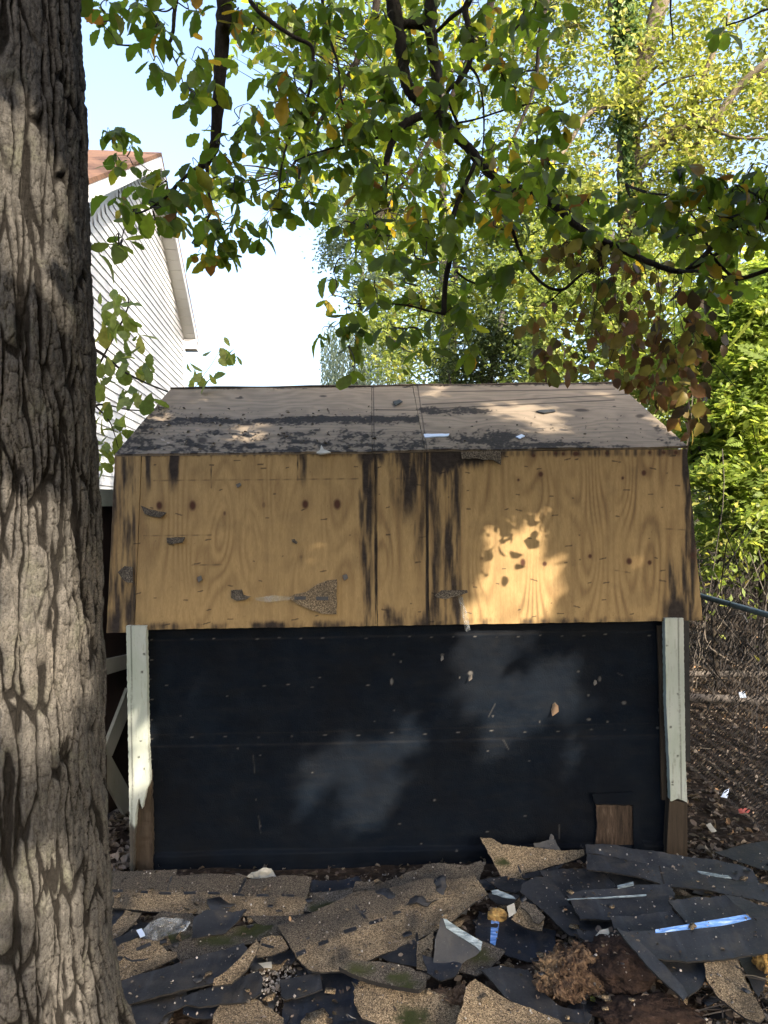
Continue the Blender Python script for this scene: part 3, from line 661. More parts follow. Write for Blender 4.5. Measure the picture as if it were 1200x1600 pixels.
# ridge strip
b = MB(); b.tube([SW(x, RY, RZ+.006+.003*math.sin(x*9)) for x in np.linspace(-HL, HL, 30)], .007, 5, grain=.3, stain=.7); b.build('ridge_strip', M['ply_grey'], shed)
# open door, seen edgewise on the left
DA, DB = np.array([-1.86, 3.62, 0]), np.array([-1.41, 4.86, 0]); dd = DB-DA; DL = np.linalg.norm(dd); dd /= DL; dn = np.array([dd[1], -dd[0], 0])
DM = np.eye(4); DM[:3, 0] = dd; DM[:3, 1] = -dn; DM[:3, 2] = (0, 0, 1); DM[:3, 3] = DA+np.array([0, 0, .0])
b = MB(); b.box((0, 0, .04), (DL, .03, 1.93), M=DM); door = b.build('door', M['doorback'], shed)
door['label'] = 'dark door standing open beside the trunk with pale crossed braces'
b = MB(); b.box((-.01, -.022, 1.85), (DL, -.001, 1.95), M=DM, rot=0., mark=0.); b.build('top_rail', M['paint'], door)
def brace(pts, th=.022, mat='brace_paint'):
    return plate('brace', pts, DA+dn*.024, dn, th, [M[mat], M[mat]], door, h=.03, attrs=lambda px, py, u, v: dict(rot=0*px, mark=0*px))
brace([(120, 1040), (205, 1022), (205, 1043), (120, 1068)])
brace([(200, 1075), (204, 1110), (176, 1180), (163, 1196), (160, 1178)])
brace([(140, 1140), (165, 1165), (203, 1235), (203, 1290), (168, 1225), (140, 1190)])
plate('edge_board', [(140, 1185), (167, 1180), (167, 1325), (140, 1330)], DA+dn*.05, dn, .024, [M['board'], M['board']], door, h=.05)

# ------------------------------------------------------------------ house on the left
Apk = at(252, 238, 11.); Bev = at(310, 531, 14.6)
hd = (Bev-Apk)*np.array([1, 1, 0]); hd /= np.linalg.norm(hd); hn = np.array([hd[1], -hd[0], 0.])      # hn points right, out of the wall
sl = (Apk[2]-Bev[2])/np.linalg.norm((Bev-Apk)[:2]); LE = np.linalg.norm((Bev-Apk)[:2]); LN = 6.3
house = empty('house', tuple((Apk*np.array([1, 1, 0])-hn*.25)), 0)
tag(house, 'tall white sided house with a brown shingle roof behind the left tree trunk', 'house')
HM = np.eye(4); HM[:3, 0] = hd; HM[:3, 1] = -hn; HM[:3, 2] = (0, 0, 1); HM[:3, 3] = Apk*np.array([1, 1, 0])-hn*.25   # local: x along wall (0 = under the peak), y into the house, z up
zt = lambda x: Apk[2]-(sl if x > 0 else .70)*abs(x)
b = MB(); z = .35; c = .118
while z < Apk[2]-.25:
    xm = (Apk[2]-.2-z-c/2)/sl; x0, x1 = -min(LN-.3, xm*sl/.70), min(LE-.3, xm)
    if x1-x0 > .05:
        V = np.array([(x0, -.016, z), (x1, -.016, z), (x1, -.002, z+c), (x0, -.002, z+c), (x0, .0, z), (x1, .0, z)])@HM[:3, :3].T+HM[:3, 3]
        b.add(V, [(0, 1, 2, 3), (4, 5, 1, 0)])
    z += c
b.build('siding', M['siding'], house)
b = MB(); pr = [(-LN+.3, 0.0), (LE-.3, 0.0), (LE-.3, zt(LE-.3)-.16), (0, Apk[2]-.16), (-LN+.3, zt(LN-.3)-.16)]; k = len(pr)
V = [(x, .004, z) for x, z in pr]+[(x, 9.5, z) for x, z in pr]
b.add(np.array(V)@HM[:3, :3].T+HM[:3, 3], [list(range(k)), [k+i for i in range(k)][::-1]]+[(i, (i+1) % k, (i+1) % k+k, i+k) for i in range(k)]); b.build('wall', M['siding'], house)
for s_, L in ((1, LE), (-1, LN)):
    b = MB(); P = lambda t, y, dz: (s_*t, y, zt(t)+dz)
    V = np.array([P(-0., -.255, 0), P(L, -.255, 0), P(L, 9.8, 0), P(0, 9.8, 0), P(0, -.255, -.06), P(L, -.255, -.06), P(L, 9.8, -.06), P(0, 9.8, -.06)])@HM[:3, :3].T+HM[:3, 3]
    b.add(V, [(0, 1, 2, 3), (7, 6, 5, 4), (0, 4, 5, 1), (1, 5, 6, 2), (2, 6, 7, 3), (3, 7, 4, 0)]); b.build('roof', M['houseroof'], house)
    b = MB(); V = np.array([P(0, -.25, -.062), P(L, -.25, -.062), P(L, -.25, -.24), P(0, -.25, -.24), P(0, -.228, -.062), P(L, -.228, -.062), P(L, -.228, -.24), P(0, -.228, -.24)])@HM[:3, :3].T+HM[:3, 3]
    b.add(V, [(0, 1, 2, 3), (7, 6, 5, 4), (0, 4, 5, 1), (1, 5, 6, 2), (2, 6, 7, 3), (3, 7, 4, 0)]); b.build('rake_board', M['trim'], house)
    b = MB()
    for k in range(int(L/.2)):
        t0, t1 = k*.2, min(L, k*.2+.188)
        V = np.array([P(t0, -.226, -.215), P(t1, -.226, -.215), P(t1, .0, -.215), P(t0, .0, -.215), P(t0, -.226, -.2), P(t1, -.226, -.2), P(t1, .0, -.2), P(t0, .0, -.2)])@HM[:3, :3].T+HM[:3, 3]
        b.add(V, [(0, 1, 2, 3), (7, 6, 5, 4), (0, 4, 5, 1), (2, 6, 7, 3), (1, 5, 6, 2), (3, 7, 4, 0)])
    b.build('soffit', M['soffit'], house)
b = MB(); b.box((LE-.32, -.25, zt(LE)-.25), (LE+.0, .0, zt(LE)-.06), M=HM); b.build('cornice_return', M['trim'], house)
b = MB(); b.box((LE-.38, -.03, .2), (LE-.27, .0, zt(LE)-.1), M=HM); b.build('corner_trim', M['trim'], house)
# ------------------------------------------------------------------ chain link fence
Fa = on_plane(1095, 931, (0, 0, 1.2), (0, 0, 1.)); Fb = on_plane(1200, 961, (0, 0, 1.2), (0, 0, 1.))
fd = (Fa-Fb)*np.array([1, 1, 0]); fd /= np.linalg.norm(fd); f0 = Fb-fd*2.2; FLN = 13.
fence = empty('chain_link_fence', (f0[0], f0[1], 0)); tag(fence, 'black chain link fence with a teal grey top rail at the right of the yard', 'fence')
b = MB(); b.tube([f0, f0+fd*FLN*.5, f0+fd*FLN], .017, 10); b.build('top_rail', M['rail'], fence, smooth=True)
for s in (.9, 4.7, 8.4, 12.2):
    p = f0+fd*s; b = MB(); b.tube([(p[0]+.045, p[1], -.2), (p[0]+.045, p[1], 1.17)], .022, 10); b.tube([(p[0]+.045, p[1], 1.17), (p[0]+.03, p[1], 1.215)], [.026, .012], 10)
    b.build('fence_post', M['rail'], fence, smooth=True)
b = MB()
for s in np.arange(.3, FLN, .46):
    p = f0+fd*s; a = np.linspace(0, 2*math.pi, 11)
    b.tube([p+np.array([math.cos(t_)*.0235, 0, math.sin(t_)*.0235]) for t_ in a]+[p+np.array([0, 0, -.06])], .0022, 4)
o = b.build('tie_wire', M['wire'], fence); o['kind'] = 'stuff'
# woven mesh: each wire zigzags up the fence
V, F = [], []; n0 = 0; pw = .034; rr = .0040
rf = np.random.default_rng(9); cnt = int(FLN/(pw*2)*1); zs = np.arange(-.02, 1.2, pw)
out = np.array([fd[1], -fd[0], 0]); 
for i in range(int(FLN/pw)):
    s0 = i*pw; pts = []
    lean = rf.normal(0, .004)
    for k, z_ in enumerate(zs):
        s = s0+(pw*1.02 if k % 2 else -pw*.02)+lean*z_*3+.010*math.sin(z_*5+s0)
        p = f0*np.array([1, 1, 0])+fd*s; zz = z_*.995+.01*math.sin(s0*.9); p = p+np.array([0, 0, zz])-out*(.024+.012*math.sin(s0*1.3+z_*3)-.003*(-1)**k); pts.append(p)
    pts = np.array(pts)
    off3 = [fd*rr, np.array([0, 0, rr])-out*rr*.6, -fd*rr, ]
    m = len(pts); V.append(np.concatenate([pts+o_ for o_ in off3]))
    for k in range(m-1):
        for j in range(3): j2 = (j+1) % 3; F.append((n0+j*m+k, n0+j2*m+k, n0+j2*m+k+1, n0+j*m+k+1))
    n0 += 3*m
mesh('wire_mesh', np.concatenate(V), np.array(F), M['wire'], parent=fence)

# ------------------------------------------------------------------ oak in front on the left
TX, TY = -1.165, 2.01
oak = empty('oak_tree', (TX, TY, 0)); tag(oak, 'big oak with a thick furrowed trunk at the left edge and leafy boughs overhead', 'tree')
na, nz = 720, 860
zz = np.linspace(-.15, 3.75, nz); aa = np.arange(na)*2*math.pi/na; A_, Z_ = np.meshgrid(aa, zz)
rad = .333-.004*(Z_-1)-.004*np.clip(Z_-1, 0, 9)+.050*np.exp(-(np.clip(Z_, .0, 9)-.31)/.18)*(1+.25*np.sin(A_*5+.6)+.2*np.sin(A_*3+2))
arc = ((A_-1.6) % (2*math.pi))*.34
wv = .018*fbm(np.sin(A_)*2.1+Z_*.5, np.cos(A_)*2.1+Z_*1.6, 3, 101)          # wandering of the furrows
xa = arc+wv
def wrapn(fx, fz, seed, o):              # noise that closes round the trunk
    t_ = sstep(1.85, 2.136, arc); n1 = fbm((xa)*fx, Z_*fz, o, seed); n2 = fbm((xa-2.136)*fx, Z_*fz, o, seed); return n1*(1-t_)+n2*t_
bx = arc*1.+.013*fbm(arc*14, Z_*7, 4, 151)+.016*fbm(arc*3, Z_*1.3, 2, 152); bz = Z_+.03*fbm(arc*9, Z_*5, 3, 153)
e1_, id1 = worley(bx*25, bz*3.7, 161, 1.); e2_, id2 = worley(bx*58, bz*19, 163)
lo_ = fbm(arc*2.2, Z_*.9, 2, 165)
f1 = np.abs(fbm(bx*13, bz*1.1, 3, 111))
gt_ = sstep(-.25, .2, fbm(arc*7, Z_*4.5, 3, 167)+.08); crev = sstep(.15, .02, e1_)*.9*gt_; crev = np.maximum(crev, sstep(.09, .02, e2_)*.5*sstep(-.2, .3, lo_+.1)); crev = np.maximum(crev, sstep(.07, .01, f1))
plate_h = sstep(.02, .26, e1_)*.0105*(.35+.65*gt_)+(id1-.5)*.004*gt_+sstep(.01, .14, e2_)*.0028+(id2-.5)*.0030+sstep(0, .12, f1)*.009+fbm(arc*70, Z_*30, 4, 121)*.0035+fbm(arc*130, Z_*90, 3, 141)*.0022+fbm(arc*8, Z_*4, 3, 127)*.006
rr_ = rad+plate_h-.014-crev*.006
lean = .012*np.sin(Z_*1.1)
Vx = TX+lean-.015*(Z_-1.5)*0+rr_*np.cos(A_); Vy = TY+rr_*np.sin(A_)
mesh('trunk', np.stack([Vx.ravel(), Vy.ravel(), Z_.ravel()], 1), grid_faces(na, nz, True), M['bark'], dict(crev=np.clip(crev, 0, 1)), None, True, oak)
def upper(name, pts, r0, r1, mat, parent, n=12, k=6, crev=.2, jit=.05, pw=1.):
    P = spline(pts, k); t_ = np.linspace(0, 1, len(P))**pw
    b = MB(); b.tube(P, r0+(r1-r0)*t_, n, True, jit=jit, crev=crev); return b.build(name, mat, parent, smooth=True), P, r0+(r1-r0)*t_
upper('trunk_top', [(TX, TY, 3.6), (TX-.03, TY, 5), (TX+.05, TY-.05, 6.5), (TX+.1, TY-.2, 8.5), (TX+.2, TY-.2, 11)], .335, .10, M['bark'], oak, 24, 8)

# the boughs seen in the picture: (px, py, depth) in view, carried on to the trunk above the frame
def pp(lst): return [at(x, y, d) for x, y, d in lst]
J1 = np.array([TX+.1, TY+.1, 5.2]); J2 = np.array([TX+.25, TY, 6.0])
NODES = []
def bough(pts, r0, r1, lab=None, n=10, jit=.07, k=7, crev=.25, pw=1.):
    o, P, r = upper('bough', pts, r0, r1, M['branch'], oak, n, k, crev, jit, pw)
    if lab: o['label'] = lab
    for q, s in zip(P, r):
        px, py, z_ = proj(q)
        if z_ > 0 and -80 < px < 1290 and -260 < py < 800: NODES.append(q)
    return P
B1 = bough([J1, (-.95, 2.5, 5.0)]+pp([(360, -260, 3.0), (352, -20, 3.0), (347, 60, 3.0), (343, 130, 3.02), (336, 220, 3.05), (325, 250, 3.05), (312, 262, 3.07)]), .045, .014, 'dark bough hanging straight down at the upper left')
bough(pp([(322, 250, 3.05), (324, 270, 3.03), (322, 288, 3.0), (330, 330, 2.98), (300, 380, 2.95)]), .009, .003)
bough(pp([(312, 262, 3.07), (300, 268, 3.1), (280, 285, 3.15), (255, 312, 3.2), (225, 330, 3.22), (200, 336, 3.25)]), .010, .003)
B2 = bough([J2, (-.6, 2.6, 5.6), (-.1, 3.2, 4.7)]+pp([(606, -90, 3.4), (612, -10, 3.4), (622, 45, 3.4), (630, 100, 3.4), (637, 135, 3.4), (652, 155, 3.4), (672, 170, 3.4), (677, 174, 3.4)]), .040, .021, 'crooked dark bough at the top of the picture', jit=.12)
B3 = bough([J2, (-.3, 2.9, 5.9), (.2, 3.4, 5.0)]+pp([(674, -100, 3.45), (674, -10, 3.45), (673, 50, 3.43), (681, 105, 3.42), (683, 160, 3.4), (694, 192, 3.4), (714, 214, 3.38), (736, 236, 3.36), (762, 268, 3.32), (800, 293, 3.3), (842, 303, 3.27), (872, 326, 3.22), (900, 352, 3.18), (932, 372, 3.13), (975, 392, 3.1), (1020, 412, 3.05), (1060, 424, 3.02), (1095, 412, 2.98), (1125, 393, 2.95)]), .036, .008, 'long bough sweeping from the top centre down to the right', jit=.1)
bough(pp([(622, 40, 3.4), (640, 38, 3.42), (665, 42, 3.43)]), .022, .018)
bough(pp([(677, 170, 3.4), (655, 182, 3.38), (630, 196, 3.35), (613, 222, 3.33), (605, 248, 3.32), (604, 258, 3.3)]), .021, .013, None, jit=.1)
bough(pp([(606, 250, 3.3), (605, 275, 3.28), (602, 300, 3.28), (608, 330, 3.25)]), .007, .003)
bough([np.array([.9, 3.0, 4.9])]+pp([(742, -120, 3.2), (735, -10, 3.2), (727, 15, 3.2), (736, 60, 3.2), (733, 100, 3.2), (715, 128, 3.2), (699, 143, 3.2), (704, 165, 3.2), (712, 186, 3.2), (718, 202, 3.2)]), .018, .006)
bough(pp([(727, 12, 3.2), (708, 25, 3.3), (690, 42, 3.4), (682, 50, 3.42)]), .010, .008)
bough(pp([(735, 104, 3.2), (748, 125, 3.2), (755, 165, 3.2), (756, 210, 3.2), (752, 260, 3.2)]), .006, .003)
bough(pp([(716, 192, 3.2), (745, 186, 3.15), (800, 168, 3.1), (840, 160, 3.1)]), .005, .003)
bough(pp([(745, 250, 3.34), (722, 300, 3.25), (709, 335, 3.2), (706, 372, 3.2), (703, 405, 3.2), (696, 440, 3.2), (693, 492, 3.2)]), .010, .0125, 'blunt dark branch stub hanging above the shed roof')
bough(pp([(692, 490, 3.2), (670, 486, 3.2), (640, 478, 3.2), (600, 474, 3.2), (545, 474, 3.2)]), .006, .0025)
bough(pp([(713, 425, 3.2), (735, 440, 3.2), (765, 447, 3.2), (800, 443, 3.2)]), .005, .003)
bough(pp([(806, 294, 3.28), (794, 318, 3.25), (799, 352, 3.25), (812, 392, 3.25), (830, 425, 3.25), (855, 448, 3.22), (880, 452, 3.2), (900, 436, 3.2), (915, 424, 3.2)]), .008, .006)
bough(pp([(879, 452, 3.2), (860, 470, 3.2), (838, 480, 3.2)]), .004, .002)
bough([np.array([-.7, 2.8, 4.6])]+pp([(375, -60, 3.3), (392, 2, 3.3), (425, 35, 3.3), (460, 58, 3.3), (486, 72, 3.3), (489, 100, 3.3), (484, 140, 3.32), (468, 185, 3.35), (452, 215, 3.35), (440, 260, 3.35), (436, 300, 3.35)]), .012, .004)
bough([J1, (-1.1, 2.6, 4.6)]+pp([(290, -90, 3.0), (276, -5, 3.0), (272, 25, 3.0), (270, 50, 3.0), (262, 68, 3.0), (235, 66, 3.0), (210, 71, 3.0), (183, 70, 3.0)]), .012, .003)
bough(pp([(265, 62, 3.0), (268, 82, 3.0), (280, 108, 3.0), (287, 135, 3.0)]), .004, .002)
bough(pp([(278, 4, 3.0), (258, 18, 3.0), (225, 8, 3.0)]), .004, .002)
bough([np.array([-.3, 3.2, 4.9])]+pp([(500, -150, 3.6), (505, 20, 3.6), (520, 75, 3.6), (528, 100, 3.6), (535, 160, 3.6), (560, 200, 3.6)]), .010, .004)
bough(pp([(640, 190, 3.36), (590, 215, 3.5), (540, 226, 3.6), (490, 240, 3.6), (460, 252, 3.6)]), .007, .003)
bough([np.array([1.7, 2.0, 4.4])]+pp([(1390, 120, 2.2), (1290, 250, 2.3), (1205, 330, 2.4), (1165, 345, 2.45), (1130, 362, 2.5), (1112, 385, 2.6), (1100, 400, 2.8), (1070, 424, 3.0)]), .020, .008, 'bough coming in from the right edge')
bough(pp([(1330, 380, 2.5), (1220, 415, 2.6), (1150, 436, 2.7), (1105, 425, 2.8), (1062, 424, 3.0)]), .010, .006)
bough(pp([(1145, 435, 2.7), (1112, 398, 2.72), (1093, 352, 2.7), (1075, 330, 2.65)]), .006, .003)
bough([np.array([1.3, 2.4, 4.6])]+pp([(850, -100, 3.1), (838, 5, 3.1), (818, 30, 3.1), (795, 58, 3.1)]), .009, .004)
bough([np.array([1.9, 2.4, 4.6])]+pp([(1060, -140, 2.9), (1048, 0, 2.9), (1050, 40, 2.9), (1052, 70, 2.9)]), .006, .002)
bough([np.array([2.2, 2.2, 4.4])]+pp([(1260, -40, 2.8), (1185, 20, 2.8), (1135, 40, 2.8)]), .006, .003)

# ---- leaves
def leaf_template(n=9, wmax=.30, lobes=5.5, amp=.14, fold=.22, droop=.22, obov=1.35):
    t_ = np.linspace(0, 1, n+1); w_ = wmax*np.sin(math.pi*np.clip(t_, 0, 1)**obov)**.6*(1+amp*np.sin(t_*lobes*2*math.pi)); w_[0] = .012; w_[-1] = .004
    z_ = -droop*t_**2
    mid = np.stack([0*t_, t_, z_], 1); L = np.stack([-w_, t_+.02*np.sin(t_*20), z_+w_*fold], 1); R_ = np.stack([w_, t_+.02*np.cos(t_*20), z_+w_*fold], 1)
    V = np.vstack([mid, L, R_]); m = n+1; F = []
    for i in range(n): F.append((m+i, i, i+1, m+i+1)); F.append((i, 2*m+i, 2*m+i+1, i+1))
    return V, np.array(F)
def rotmats(d, up):
    """frames: Y along d, Z near up"""
    d = d/np.linalg.norm(d, axis=1)[:, None]; x = np.cross(d, up); x /= np.linalg.norm(x, axis=1)[:, None]+1e-9; z = np.cross(x, d)
    return np.stack([x, d, z], 2)
def leaves(name, T, pos, Rm, size, rnd, mat, parent, label=None, kind=None, smooth=False):
    V, F = T; N = len(pos); nV = len(V)
    Vn = V[None]*np.stack([rng.uniform(.78, 1.15, N), np.ones(N), rng.uniform(-.5, 2.1, N)], 1)[:, None, :]
    W = np.einsum('nij,nvj->nvi', Rm, Vn)*size[:, None, None]+pos[:, None, :]
    FF = (F[None]+(np.arange(N)*nV)[:, None, None]).reshape(-1, F.shape[1])
    o = mesh(name, W.reshape(-1, 3), FF, mat, dict(rnd=np.repeat(rnd, nV)), None, smooth, parent)
    if label: o['label'] = label
    if kind: o['kind'] = kind
    return o
OAKL = leaf_template(14, .30, 5., .11, .24, .30, 1.5)
GRID = """
...331255556545552100001
...021145556444542000000
...001234566442131000000
...001024566421113000000
...210334665533443000000
...134545677655553100244
...454534445666445433565
...300342025443322334554
...000000031212110101221
...000000032332100000000
...000000033211000000000
...000000003100000000000""".strip('\n').split('\n')
cl = []
for j, row in enumerate(GRID):
    for i, ch in enumerate(row):
        if ch.isdigit() and i < 24:
            for _ in range(int(rng.poisson(int(ch)*.95))):
                cl.append((i*50+rng.uniform(0, 50), j*50+rng.uniform(0, 50)))
# rows above and beside the frame so that the canopy goes on
for _ in range(170): cl.append((rng.uniform(140, 840), rng.uniform(-260, -20)))
for x, y in [(190, 205), (208, 225), (180, 240), (240, 95), (225, 60), (300, 92), (314, 72), (322, 90), (315, 125), (295, 132), (240, 100), (160, 40), (158, 20), (250, 45), (188, 200), (345, 390), (340, 375), (405, 370), (512, 465), (520, 430), (545, 540), (560, 500), (716, 510), (740, 500), (720, 490), (865, 175), (1130, 42), (1125, 45), (875, 185), (770, 200), (880, 300), (862, 300), (1090, 280), (1110, 290), (1130, 300), (1160, 300), (1180, 310), (1190, 290), (1040, 330), (1060, 350), (1080, 340), (1020, 350), (1060, 300), (1000, 360), (1150, 320), (1120, 330)]:
    cl.append((x, y))
cl = np.array(cl)
NP_ = np.array(NODES); npx, npy, _ = proj(NP_)
ordr = np.argsort([np.min((npx-x)**2+(npy-y)**2) for x, y in cl])
nodes = [tuple(p) for p in NP_]; pxs = list(npx); pys = list(npy); TW = MB(); LP, LD, LS, LR = [], [], [], []
for k_ in ordr:
    x, y = cl[k_]; ax = np.array(pxs); ay = np.array(pys); d2 = (ax-x)**2+(ay-y)**2; j = int(np.argmin(d2)); q = np.array(nodes[j])
    dep = np.clip(q[1]+rng.normal(0, .22), 2.25, 4.3)
    if y > 480: dep = min(dep, 3.35)
    c_ = at(x, y, dep)
    if d2[j] > 30:
        mid1 = q*.6+c_*.4+rng.normal(0, .02, 3)+np.array([0, 0, .03*min(1, math.sqrt(d2[j])/60)]); mid2 = q*.25+c_*.75+rng.normal(0, .012, 3)+np.array([0, 0, .015])
        P = spline([q, mid1, mid2, c_], 3); L = np.linalg.norm(c_-q)
        TW.tube(P, np.linspace(.0016+.0035*min(1, L/.5), .0011, len(P)), 4, False, crev=.15)
        for p in P[2:]:
            a_, b_, _z = proj(p); nodes.append(tuple(p)); pxs.append(float(a_)); pys.append(float(b_))
    n = rng.integers(3, 7); a0 = rng.uniform(0, 6.28); tone = rng.beta(2, 3)
    for i in range(n):
        a = a0+i*2.4; d = np.array([math.cos(a), math.sin(a), -.25-rng.uniform(0, .9)])+rng.normal(0, .15, 3)
        d /= np.linalg.norm(d); LP.append(c_+d*.012+rng.normal(0, .01, 3)); LD.append(d); LS.append(rng.uniform(.05, .105)*(1 if dep > 2.7 else .85))
        r_ = rng.random(); LR.append(tone*.72+rng.uniform(-.06, .08) if r_ < .86 else rng.uniform(.78, 1.0))
TW.build('twigs', M['branch'], oak)['kind'] = 'stuff'
LP, LD, LS, LR = map(np.array, (LP, LD, LS, LR))
up = np.array([0, 0, 1.])+rng.normal(0, .35, (len(LP), 3))
leaves('foliage', OAKL, LP, rotmats(LD, up), LS, np.clip(LR, 0, 1), M['oak_leaf'], oak)
NLEAF = len(LP)
# deeper sprays of the same oak, farther over the shed
FB = [bough([J2, (.2, 3.6, 6.2)]+pp([(560, -200, 5.2), (590, -20, 5.3), (560, 90, 5.4), (500, 190, 5.5), (450, 270, 5.6)]), .05, .01), bough([J2, (.8, 3.4, 6.0)]+pp([(800, -200, 5.4), (770, -10, 5.5), (720, 120, 5.6), (660, 240, 5.7), (600, 330, 5.8)]), .05, .01), bough([J2, (1.2, 3.0, 6.0)]+pp([(900, -160, 5.6), (850, 20, 5.6), (830, 150, 5.8), (760, 300, 5.9)]), .04, .008)]
FP = np.vstack([p[8:] for p in FB]); fx_, fy_, _ = proj(FP); LP2, LD2, TW2 = [], [], MB()
for j, row in enumerate(GRID):
    for i, ch in enumerate(row):
        if ch.isdigit() and 6 <= i <= 17 and j <= 7 and int(ch) > 3:
            for _ in range(int(rng.poisson(int(ch)*.62))):
                x, y = i*50+rng.uniform(0, 50), j*50+rng.uniform(0, 50); q = FP[np.argmin((fx_-x)**2+(fy_-y)**2)]; c_ = at(x, y, q[1]+rng.normal(0, .3))
                TW2.tube(spline([q, q*.5+c_*.5+rng.normal(0, .04, 3), c_], 4), np.linspace(.006, .0015, 9), 4, False, crev=.1)
                for a in range(rng.integers(3, 8)): d = rng.normal(0, .7, 3)+[0, 0, -.7]; LP2.append(c_+rng.normal(0, .05, 3)); LD2.append(d)
TW2.build('twigs', M['branch'], oak)['kind'] = 'stuff'
LP2, LD2 = np.array(LP2), np.array(LD2)
leaves('foliage', leaf_template(7, .285, 4.5, .12, .24, .28, 1.35), LP2, rotmats(LD2, np.array([0, 0, 1.])+rng.normal(0, .45, (len(LP2), 3))), rng.uniform(.07, .12, len(LP2)), np.clip(rng.beta(2.2, 1.6, len(LP2)), 0, .93), M['oak_leaf'], oak)

# ---- the rest of the crown: above and behind the camera, unseen, placed to shade the yard; gaps cut in it aim the sun patches
S0 = SW(0, 0, 0)
def tgt(px, py, r, where='wall'):
    if where == 'wall': p = on_plane(px, py, SW(0, 0, .5), SF)
    elif where == 'ply': p = on_plane(px, py, P1, N1)
    elif where == 'roof': p = on_plane(px, py, P2, N2)
    elif where == 'trunk': p = at(px, py, TY-.27)
    elif where == 'door': p = on_plane(px, py, DA, dn)
    else: p = on_plane(px, py, (0, 0, .05), (0, 0, 1.))
    return (p, r)
PATCH0 = [a for a in [(600, 1160, .12), (585, 1215, .15), (530, 1235, .13), (480, 1250, .08), (560, 1180, .07), (610, 1195, .08),
         (740, 1020, .12), (780, 1045, .11), (735, 1085, .10), (850, 1100, .14), (905, 1105, .09), (820, 1080, .09), (775, 1170, .09), (760, 1150, .06), (890, 1180, .07), (720, 1000, .06), (870, 1060, .07), (310, 1080, .05),
         (775, 835, .13, 'ply'), (800, 850, .10, 'ply'), (850, 865, .13, 'ply'), (860, 840, .08, 'ply'), (820, 915, .14, 'ply'), (790, 930, .10, 'ply'), (760, 860, .08, 'ply'), (880, 920, .06, 'ply'), (760, 962, .10, 'ply'), (800, 965, .08, 'ply'), (850, 955, .07, 'ply'), (998, 872, .05, 'ply'), (500, 858, .035, 'ply'),
         (380, 637, .10, 'roof'), (430, 625, .08, 'roof'), (700, 602, .10, 'roof'), (830, 620, .10, 'roof'), (960, 607, .12, 'roof'),
         (55, 190, .10, 'trunk'), (75, 235, .10, 'trunk'), (60, 170, .08, 'trunk'), (95, 215, .07, 'trunk'), (60, 330, .07, 'trunk'), (10, 200, .1, 'trunk'), (20, 360, .06, 'trunk'), (110, 60, .04, 'trunk'), (130, 370, .05, 'trunk'),
         (40, 780, .10, 'trunk'), (110, 770, .10, 'trunk'), (60, 850, .13, 'trunk'), (120, 850, .10, 'trunk'), (70, 930, .14, 'trunk'), (120, 930, .08, 'trunk'), (60, 1010, .14, 'trunk'), (110, 1030, .08, 'trunk'), (40, 1090, .10, 'trunk'), (100, 1100, .07, 'trunk'),
         (130, 1310, .04, 'trunk'), (125, 1370, .05, 'trunk'), (135, 1480, .06, 'trunk'), (140, 1540, .07, 'trunk'), (150, 1590, .06, 'trunk'), (40, 1370, .06, 'trunk'), (100, 1450, .05, 'trunk'), (90, 1330, .04, 'trunk'),
         (216, 1178, .06), (212, 1230, .06), (160, 1190, .08, 'door'), (160, 1270, .06, 'door'), (158, 1230, .05, 'door')]]
PATCH = []
rp = np.random.default_rng(21)
for a in PATCH0:
    wh = a[3] if len(a) > 3 else 'wall'; sc_ = {'trunk': 1.0}.get(wh, 1.)
    if a[2] < .06 or wh == 'trunk': PATCH.append(tgt(a[0], a[1], a[2]*sc_, wh)); continue
    for _ in range(2 if wh == 'wall' else 3):
        q_ = rp.normal(0, a[2]*(.55 if wh == 'wall' else .8), 2)*300; PATCH.append(tgt(a[0]+q_[0], a[1]+q_[1], a[2]*(rp.uniform(.55, .95) if wh == 'wall' else rp.uniform(.25, .6)), wh))
for _ in range(9):
    y_ = rp.uniform(2.5, 3.7); PATCH.append((np.array([rp.uniform(-1.1, 2.4), y_, 2.45+.82*(3.7-y_)+rp.uniform(0, .6)]), rp.uniform(.08, .16)))  # extra gaps that let sun onto the near leaves
NC = 115000
T_ = np.stack([rng.uniform(-2.6, 3.6, NC), rng.uniform(1.2, 5.4, NC), rng.uniform(-.1, 2.9, NC)], 1)
Q = T_+SUN*rng.uniform(4.6, 9.5, NC)[:, None]
kH = NC//12; hw_ = HM[:3, 3]+hd*rng.uniform(-3.5, 3.4, kH)[:, None]+np.array([0, 0, 1.])*rng.uniform(2., 7., kH)[:, None]; cl_ = fbm(hw_[:, 1]*.9, hw_[:, 2]*.9, 2, 91) > .02; Q[:kH] = np.where(cl_[:, None], hw_+SUN*rng.uniform(10, 13, kH)[:, None], Q[:kH])  # leaves added up-sun of the house wall to break its sunlight
px, py, z_ = proj(Q); vis = (z_ > 0) & (px > -140) & (px < 1340) & (py > -140)
ok = ~vis & (np.linalg.norm(Q-CAM, axis=1) > 1.2) & (Q[:, 2] > 2.5)
for p, r in PATCH:
    v = Q-p; t_ = v@SUN; d = np.linalg.norm(v-t_[:, None]*SUN, axis=1)
    ok &= ~((d < r*(1.+.28*rng.normal(size=NC))+.055) & (t_ > 0))
Q = Q[ok]; T2 = (np.array([(0, 0, 0), (-.22, .35, .05), (-.30, .68, .03), (0, 1, -.15), (.30, .68, .03), (.22, .35, .05), (0, .5, -.04)]), np.array([(0, 6, 2, 1), (6, 3, 2, 2), (0, 5, 4, 6), (6, 4, 3, 3)]))
T2 = (T2[0], np.array([(0, 6, 1), (1, 6, 2), (2, 6, 3), (0, 5, 6), (5, 4, 6), (4, 3, 6)]))
d = rng.normal(size=(len(Q), 3))*np.array([1, 1, .5]); 
